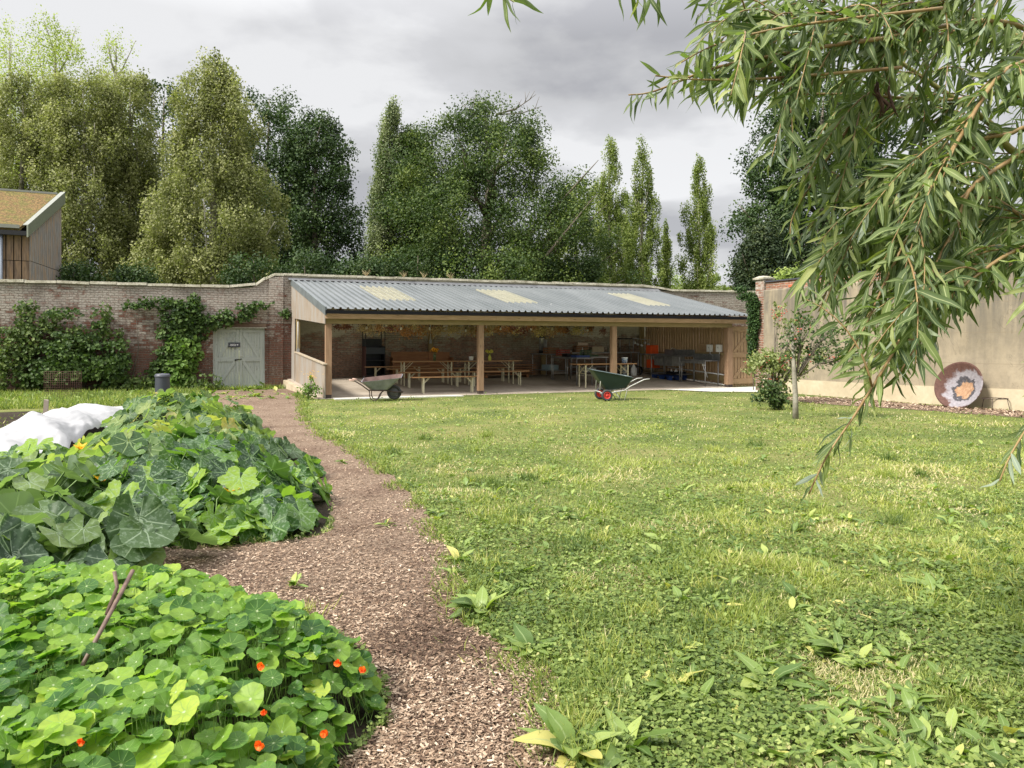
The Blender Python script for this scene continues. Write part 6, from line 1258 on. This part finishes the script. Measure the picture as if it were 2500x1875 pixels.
def leafline(pts, f0, step, size, droop, rd0=.45, dense=1.0):
    tot = sum((c - a).length for a, c in zip(pts, pts[1:])); acc = 0; nxt = f0 * tot; k = 0
    for a, c in zip(pts, pts[1:]):
        l = (c - a).length; d = (c - a).normalized()
        while nxt < acc + l:
            p = a + d * (nxt - acc); side = d.cross(Vector((0, 0, 1))); side = side.normalized() if side.length > .05 else Vector((1, 0, 0)); ang = k * 2.4 + rW.uniform(-.5, .5); u2 = side.cross(d)
            rad = side * math.cos(ang) + u2 * math.sin(ang); dr = (d * .55 + rad * .65 + Vector((rW.gauss(0, .28) - .12, rW.gauss(0, .2), -droop * rW.uniform(.1, 1.6)))).normalized()
            fr = nxt / tot; sz = size * (1 - .45 * max(0, fr - .75) / .25) * rW.uniform(.7, 1.2); LP.append(p); LD.append(dr); LS.append(sz); LR.append(min(1, max(0, rd0 + rW.gauss(0, .25)))); nxt += step * rW.uniform(.6, 1.4); k += 1
        acc += l
def okpx(p):
    d = p.y
    if d < 1.4: return False
    px, py = 1250 + p.x / d * 1805, 838 - (p.z - 1.5) / d * 1805
    lim = np.interp(px, [1700, 1800, 1900, 1960, 2000, 2100, 2200, 2300, 2400, 2500], [200, 310, 520, 760, 860, 960, 930, 830, 740, 900]); return px > 1650 and py < lim
for pts_, r0, f0, ns, mode in limbs:
    pts = poly(pts_); n = len(pts); mb = lb if r0 > .015 else tw
    loc = [p - base for p in pts]; mb.tube(loc, [max(.0022, r0 * (1 - i / (n - 1)) ** .75) for i in range(n)], 7)
    leafline(pts, f0, .015, .132, .55)
    for k in range(ns * 2):
        i = rW.randint(int(n * .25), n - 2); p = pts[i].copy(); d = ((pts[i + 1] - pts[i]).normalized() * .5 + Vector((rW.gauss(-.45, .5), rW.gauss(-.15, .4), rW.gauss(.0, .4)))).normalized(); L_ = rW.uniform(.22, .62); sp = [p.copy()]
        for q in range(7): d = (d + Vector((-.05, 0, -.17))).normalized(); p = p + d * L_ / 7; sp.append(p.copy())
        if not okpx(sp[-1]) or not okpx(sp[4]): continue
        tw.tube([q - base for q in sp], [.0032, .003, .0027, .0024, .002, .0017, .0014, .001], 5); leafline(sp, .04, .0165, rW.uniform(.085, .135), .5, rW.uniform(.3, .6))
pos = np.array([tuple(p - base) for p in LP]); D = np.array([tuple(d) for d in LD]); n = len(pos); g = np.random.default_rng(9)
nr = g.normal(size=(n, 3)) * .55 + np.array([-.15, -.45, .65]); fr = frames(D, nr); S_ = np.array(LS); kk = g.integers(0, 5, n); lv = Leaves(); RR = np.array(LR)
for i in range(5): s = kk == i; lv.add(WT[i], pos[s], fr[s], S_[s], RR[s])
lv.build('leaves', M_wil, wil, True); tw.build('shoots', M_twig, wil); lb.build('limbs', M_limb, wil)
q = ray(2150, 190, 2.6) - base; b = MB(); g2 = random.Random(2)
for i in range(5):
    a = Vector((g2.gauss(0, .012), g2.gauss(0, .012), 0)); w_ = Vector((g2.gauss(.0, .02), 0, 0)); b.tube([q + a, q + a * .6 + w_ + Vector((0, 0, -.05)), q + a * 1.2 - w_ + Vector((.01, 0, -.10)), q + a + w_ + Vector((.02, 0, -.14))], [.001, .005, .006, .001], 5)
b.build('withered_leaves', nmat('withered', (.05, .022, .015), (.12, .06, .045), 30, .8), wil)

# ================================================================ wood chips, lawn, weeds
def screen_pts(n, y0, y1, seed, ypow=1.0):
    """points on the ground, denser close by (falls off with distance squared)"""
    g = np.random.default_rng(seed); s = g.uniform(1 / y1, 1 / y0, n); Y = 1 / s; X = (g.uniform(-.74, .74, n)) * Y; return X, Y, g
X, Y, g = screen_pts(330000, 2.1, 22, 1); ok = inpoly(X, Y, pathpoly); X, Y = X[ok], Y[ok]; n = len(X)
CH = (np.array([(-.5, -.5, 0), (.5, -.42, 0), (.46, .5, .0), (-.48, .44, 0)]), np.array([(0, 1, 2, 3)]), np.array([(0, 0), (1, 0), (1, 1), (0, 1)]))
ln = g.uniform(.006, .023, n) * (1 + Y * .04); wd = ln * g.uniform(.16, .5, n); pos = np.stack([X, Y, .012 + g.random(n) * .016], -1); a = g.uniform(0, 2 * PI, n)
M_chip = card('wood_chip', [(0, (.06, .034, .022)), (.35, (.185, .12, .078)), (.7, (.39, .285, .20)), (1, (.56, .45, .34))], tf=.0, rough=.8)
pt = vnoise(X * 2.2, Y * 2.2, 6); rd = np.clip(g.normal(.47, .26, n) - 1.1 * np.clip(.42 - pt, 0, 1) - .35 * np.clip(vnoise(X * 7, Y * 7, 18) - .62, 0, 1), 0, 1)
lv = Leaves(); lv.add(CH, pos, frames(np.stack([np.cos(a), np.sin(a), g.normal(size=n) * .18], -1), np.stack([g.normal(size=n) * .3, g.normal(size=n) * .3, np.ones(n)], -1)), np.stack([ln, wd, ln], -1), rd)
X, Y, g = screen_pts(90000, 11, 22, 2); ok = inpoly(X, Y, mulchpoly); X, Y = X[ok], Y[ok]; n = len(X); ln = g.uniform(.03, .07, n); wd = ln * g.uniform(.25, .55, n); a = g.uniform(0, 2 * PI, n)
lv.add(CH, np.stack([X, Y, .014 + g.random(n) * .03], -1), frames(np.stack([np.cos(a), np.sin(a), g.normal(size=n) * .3], -1), np.stack([g.normal(size=n) * .4, g.normal(size=n) * .4 - .2, np.ones(n)], -1)), np.stack([ln, wd, ln], -1), np.clip(g.normal(.5, .27, n), 0, 1))
tag(lv.build('wood_chips', M_chip), 'loose brown and tan wood chips covering the path', 'wood chips', kind='stuff')
# lawn outline: right of the path, in front of the shelter and mulch
def lawn_mask(X, Y, pad=0.0):
    u = (X - OX) * CT + (Y - OY) * ST; v = -(X - OX) * ST + (Y - OY) * CT
    m = ~inpoly(X, Y, pathpoly) & ~inpoly(X, Y, bedpoly) & ~inpoly(X, Y, [(-14, 16.2), (-7.2, 17.0), (-5.4, 15.6), (-9.4, 23.4), (-16, 22)]) & ~inpoly(X, Y, mulchpoly)
    m &= ~((v > -.24) & (u > -.6)) & (v < 5.4) & ~((v > -.66) & (u > .15) & (u < 3.8)) & ~inpoly(u, v, ap); d = (X - A0.x) * nR.x + (Y - A0.y) * nR.y; m &= d > .05; return m
BL = (np.array([(0, -.5, 0), (0, .5, 0), (.55, .36, .0), (.55, -.36, 0), (1, .04, -.12), (1, -.04, -.12)]), np.array([(0, 3, 2, 1), (3, 5, 4, 2)]), np.array([(0, 0), (0, 1), (.5, 1), (.5, 0), (1, 1), (1, 0)]))
X, Y, g = screen_pts(420000, 2.1, 24, 3); X = X + 0; ok = lawn_mask(X, Y) & (X > -7.2); X, Y = X[ok], Y[ok]; n = len(X)
p1 = vnoise(X * .8 + 3, Y * .8, 11); p2 = vnoise(X * 2.6, Y * 2.6 + 7, 12); p3 = vnoise(X * .33, Y * .33, 13)
hgt = (.020 + .035 * p1 * p2 + .04 * np.clip(p2 - .72, 0, 1) * 4) * g.uniform(.6, 1.4, n) * np.clip(1.25 - Y * .02, .6, 1.2); wd = (.0032 + .0009 * Y) * g.uniform(.7, 1.3, n)
kp = (p2 * .6 + p1 * .4 + g.random(n) * .5) > .42; X, Y, hgt, wd, p1, p2, p3 = (q[kp] for q in (X, Y, hgt, wd, p1, p2, p3)); n = len(X)
a = g.uniform(0, 2 * PI, n); lean_ = g.uniform(.4, 2.4, n); d = np.stack([np.cos(a) * lean_, np.sin(a) * lean_, np.ones(n)], -1); sc = np.stack([hgt * 1.25, wd, hgt], -1)
rd = np.clip(.36 + .45 * (p3 - .45) + .50 * (p2 - .5) + .16 * g.normal(size=n) + .12 * (p1 - .5), 0, 1); rd[g.random(n) < .06] = .97; br = vnoise(X * 1.5 + 4, Y * 1.5, 41) > .74; rd[br & (g.random(n) < .45)] = 1.0
M_grass = card('grass_blade', [(0, (.08, .125, .04)), (.3, (.165, .22, .055)), (.55, (.26, .31, .075)), (.8, (.39, .41, .11)), (1, (.54, .47, .27))], tf=.35, rough=.5)
lv = Leaves(); lv.add(BL, np.stack([X, Y, np.zeros(n)], -1), frames(d, np.stack([np.cos(a + PI), np.sin(a + PI), np.full(n, .6)], -1) + g.normal(size=(n, 3)) * .2), sc, rd)
# grass creeping over the chip edge
ek = np.repeat(np.arange(len(PR)), 60); ex = np.array([PR[i][0] for i in ek]); ey = np.array([PR[i][1] for i in ek]) + g.normal(size=len(ek)) * .12; cl = vnoise(ex * 3, ey * 3, 44); ex = ex + g.normal(size=len(ek)) * .05 * (.4 + cl * 1.6) - .02; kq = (cl > .35) & (ey > 2.1); ex, ey = ex[kq], ey[kq]; m_ = len(ex)
lv.add(BL, np.stack([ex, ey, np.zeros(m_)], -1), frames(np.stack([g.normal(size=m_) * .8 - .3, g.normal(size=m_) * .8, np.ones(m_)], -1), g.normal(size=(m_, 3)) + np.array([0, 0, .5])), np.stack([g.uniform(.04, .10, m_), .0035 + .0009 * ey, g.uniform(.1, .2, m_)], -1), np.clip(g.normal(.4, .2, m_), 0, 1))
# coarse tufts
nt_ = 90; tx, ty, g = screen_pts(900, 2.3, 14, 4); ok = lawn_mask(tx, ty) & (vnoise(tx * 1.1, ty * 1.1, 15) > .52); tx, ty = tx[ok][:nt_], ty[ok][:nt_]
for x, y in zip(tx, ty):
    m_ = 70; r_ = g.uniform(.04, .11); pos = np.stack([x + g.normal(size=m_) * r_, y + g.normal(size=m_) * r_, np.zeros(m_)], -1); d = np.stack([g.normal(size=m_) * .5, g.normal(size=m_) * .5, np.ones(m_)], -1); h = g.uniform(.05, .10, m_)
    lv.add(BL, pos, frames(d, g.normal(size=(m_, 3)) + np.array([0, 0, .4])), np.stack([h * 1.3, np.full(m_, .0036 + .0007 * y), h * 2], -1), np.clip(g.normal(g.choice([.12, .5, .72]), .12, m_), 0, 1))
tag(lv.build('lawn_grass', M_grass), 'rough patchy lawn grass with yellowish tufts', 'grass', kind='stuff')
# clover and small weeds
RD = (np.array([(0, 0, 0), (.5, -.45, .1), (1, 0, 0), (.5, .45, .1)]), np.array([(0, 1, 2, 3)]), np.array([(0, .5), (.5, 0), (1, .5), (.5, 1)]))
X, Y, g = screen_pts(190000, 2.1, 23, 5); dp = np.min([np.hypot(X - px, Y - py) for px, py in PR[::3]], axis=0); w = vnoise(X * 1.3, Y * 1.3, 21) * .7 + vnoise(X * 5, Y * 5, 22) * .3 + .25 * np.exp(-dp / .4) + .06 * (Y < 4.2); ok = lawn_mask(X, Y) & (X > -7.2) & (w + g.random(len(X)) * .25 > .66); X, Y = X[ok], Y[ok]; n = len(X)
rd = np.clip(.42 + .5 * (vnoise(X * 2, Y * 2, 23) - .5) + .2 * g.normal(size=n), 0, 1); M_clov = card('small_weed', [(0, (.07, .115, .03)), (.5, (.165, .225, .055)), (.9, (.33, .39, .12)), (1, (.46, .42, .2))], tf=.3)
lv = Leaves(); lv.add(RD, np.stack([X, Y, g.uniform(.01, .055, n)], -1), frames(g.normal(size=(n, 3)) * np.array([1, 1, .25]), g.normal(size=(n, 3)) * .4 + np.array([0, -.15, 1])), g.uniform(.010, .026, n) * (1 + Y * .06), rd)
# broad dock leaves scattered in the lawn
DK = [strip_leaf(6, w, c, .25, s + 3) for s, (w, c) in enumerate(((.20, .45), (.24, .25), (.17, .6)))]
tag(lv.build('small_weeds', M_clov), 'low clover and small leaved weeds growing through the lawn', 'weeds', kind='stuff')
def rosette(lv, x, y, n, l, g, z=.0):
    a = g.uniform(0, 2 * PI, n); el = g.uniform(.25, 1.3, n); d = np.stack([np.cos(a), np.sin(a), el], -1); k = g.integers(0, 3, n); pos = np.tile(np.array([[x, y, z]]), (n, 1)) + d * .01; nr = np.stack([-np.cos(a) * el, -np.sin(a) * el, np.ones(n)], -1) + g.normal(size=(n, 3)) * .25; rd = np.clip(g.normal(.5, .25, n), 0, 1); s_ = l * g.uniform(.5, 1.15, n)
    for i in range(3): s = k == i; lv.add(DK[i], pos[s], frames(d[s], nr[s]), s_[s], rd[s])
def mat_dock():
    m = NT('dock_leaf'); base = m.ramp(m.attr(), [(0, (.08, .14, .03)), (.5, (.17, .25, .055)), (.85, (.31, .38, .10)), (1, (.50, .46, .14))]); uv = m.n('ShaderNodeTexCoord').outputs['UV']; sp = m.n('ShaderNodeSeparateXYZ'); m.set(sp, 0, uv)
    d = m.math('ABSOLUTE', m.math('SUBTRACT', sp.outputs[1], .5)); col = m.mix(m.mr(d, .02, .06, .6, 0), base, (.30, .38, .16)); return m.leaf(col, m.mix(1.0, col, (1.5, 1.7, .6), 'MULTIPLY'), .3, .45, .4)
M_dock = mat_dock(); tx, ty, g = screen_pts(2600, 2.3, 17, 6); w = vnoise(tx * .9, ty * .9, 25) + .4 * (tx > .9) * (ty < 7); ok = lawn_mask(tx, ty) & (w > .5); tx, ty = tx[ok], ty[ok]; lv = Leaves()
for x, y in zip(tx, ty): rosette(lv, x, y, int(g.integers(3, 7)), g.uniform(.05, .12), g)
# weeds and edge growth at the left wall foot
g = np.random.default_rng(12); n = 900; u = g.uniform(-11, -.9, n); v = VW - g.uniform(.25, 5.2, n) ** 1.0; pp = [P(a_, c_, 0) for a_, c_ in zip(u, v)]
for p in pp:
    if inpoly(np.array([p.x]), np.array([p.y]), pathpoly)[0] and g.random() < .8: continue
    rosette(lv, p.x, p.y, int(g.integers(4, 9)), g.uniform(.10, .24), g)
tag(lv.build('broad_weeds', M_dock, None, True), 'broad leaved dock and dandelion leaves scattered through the grass', 'weeds', kind='stuff')
g = np.random.default_rng(14); n = 26000; u = g.uniform(-11, -.5, n); v = VW - g.uniform(.1, 6.2, n); X = OX + CT * u - ST * v; Y = OY + ST * u + CT * v; ok = ~inpoly(X, Y, pathpoly) & (vnoise(X * .9, Y * .9, 31) + g.random(n) * .4 > .42); X, Y = X[ok], Y[ok]; n = len(X)
lv = Leaves(); lv.add(BL, np.stack([X, Y, np.zeros(n)], -1), frames(np.stack([g.normal(size=n) * .5, g.normal(size=n) * .5, np.ones(n)], -1), g.normal(size=(n, 3)) + np.array([0, 0, .5])), np.stack([g.uniform(.08, .22, n), np.full(n, .022), g.uniform(.1, .2, n)], -1), np.clip(g.normal(.35, .22, n) + .2 * (vnoise(X, Y, 33) - .5), 0, 1))
X, Y, g = screen_pts(60000, 2.6, 24, 16); X = X - 0; ok = inpoly(X, Y, [(-14, 9), (-8.2, 9), (-9.3, 15.4), (-7.2, 17), (-14, 16.2)]) & (vnoise(X * 1.6, Y * 1.6, 35) > .52); X, Y = X[ok], Y[ok]; n = len(X)
lv.add(BL, np.stack([X, Y, np.zeros(n)], -1), frames(np.stack([g.normal(size=n), g.normal(size=n), np.ones(n)], -1), g.normal(size=(n, 3)) + np.array([0, 0, .5])), np.stack([g.uniform(.04, .10, n), np.full(n, .02), g.uniform(.1, .2, n)], -1), np.clip(g.normal(.35, .2, n), 0, 1))
tag(lv.build('rough_grass', M_grass), 'rough grass and weeds growing along the foot of the left wall', 'grass', kind='stuff')
# tufts along the shelter edge and individual weeds
dk = [(1400, 1850, .21, 'large pale dock plant at the bottom edge of the lawn beside the chips'), (1530, 1840, .18, 'broad leaved dock at the bottom edge, right of the largest one'), (1175, 1500, .20, 'dock plant bulging over the path edge beside the grass'), (1870, 1680, .17, 'single smooth leaved dock in the coarse grass tuft'), (1640, 1700, .18, 'dock plant among the clover near the bottom'), (1300, 1600, .15, 'small dandelion plant at the chip edge'), (2050, 1600, .18, 'cluster of toothed dock leaves left of the bottom right corner'), (2280, 1450, .18, 'upright dock cluster at the right of the lawn'), (1120, 1375, .15, 'pale green weed tuft halfway down the path edge'), (850, 1130, .0, '')]
g = np.random.default_rng(15)
for px, py, l, lab in dk:
    if not l: continue
    p = gnd(px, py); t = thing('dock_plant', lab, 'weed', p, 0, 'larger docks in the lawn'); lv = Leaves(); rosette(lv, 0, 0, 17, l, g); lv.build('leaves', M_dock, t, True)
wd_ = [(835, 1130, 'pale weed on the chips near the first path bend'), (940, 1283, 'small green weed in the middle of the chip path'), (716, 1432, 'tiny weed on the chips left of the path, behind the nasturtiums'), (1105, 1402, 'low weed at the right chip edge'), (735, 1495, 'weed sprig beside the nasturtium tip'), (545, 1328, 'light green lettuce-like weed under the courgettes')]
for px, py, lab in wd_:
    p = gnd(px, py, .015); t = thing('path_weed', lab, 'weed', p, 0, 'little weeds growing on the chip path'); lv = Leaves(); rosette(lv, 0, 0, 12, .085, g); lv.build('leaves', M_dock, t, True)
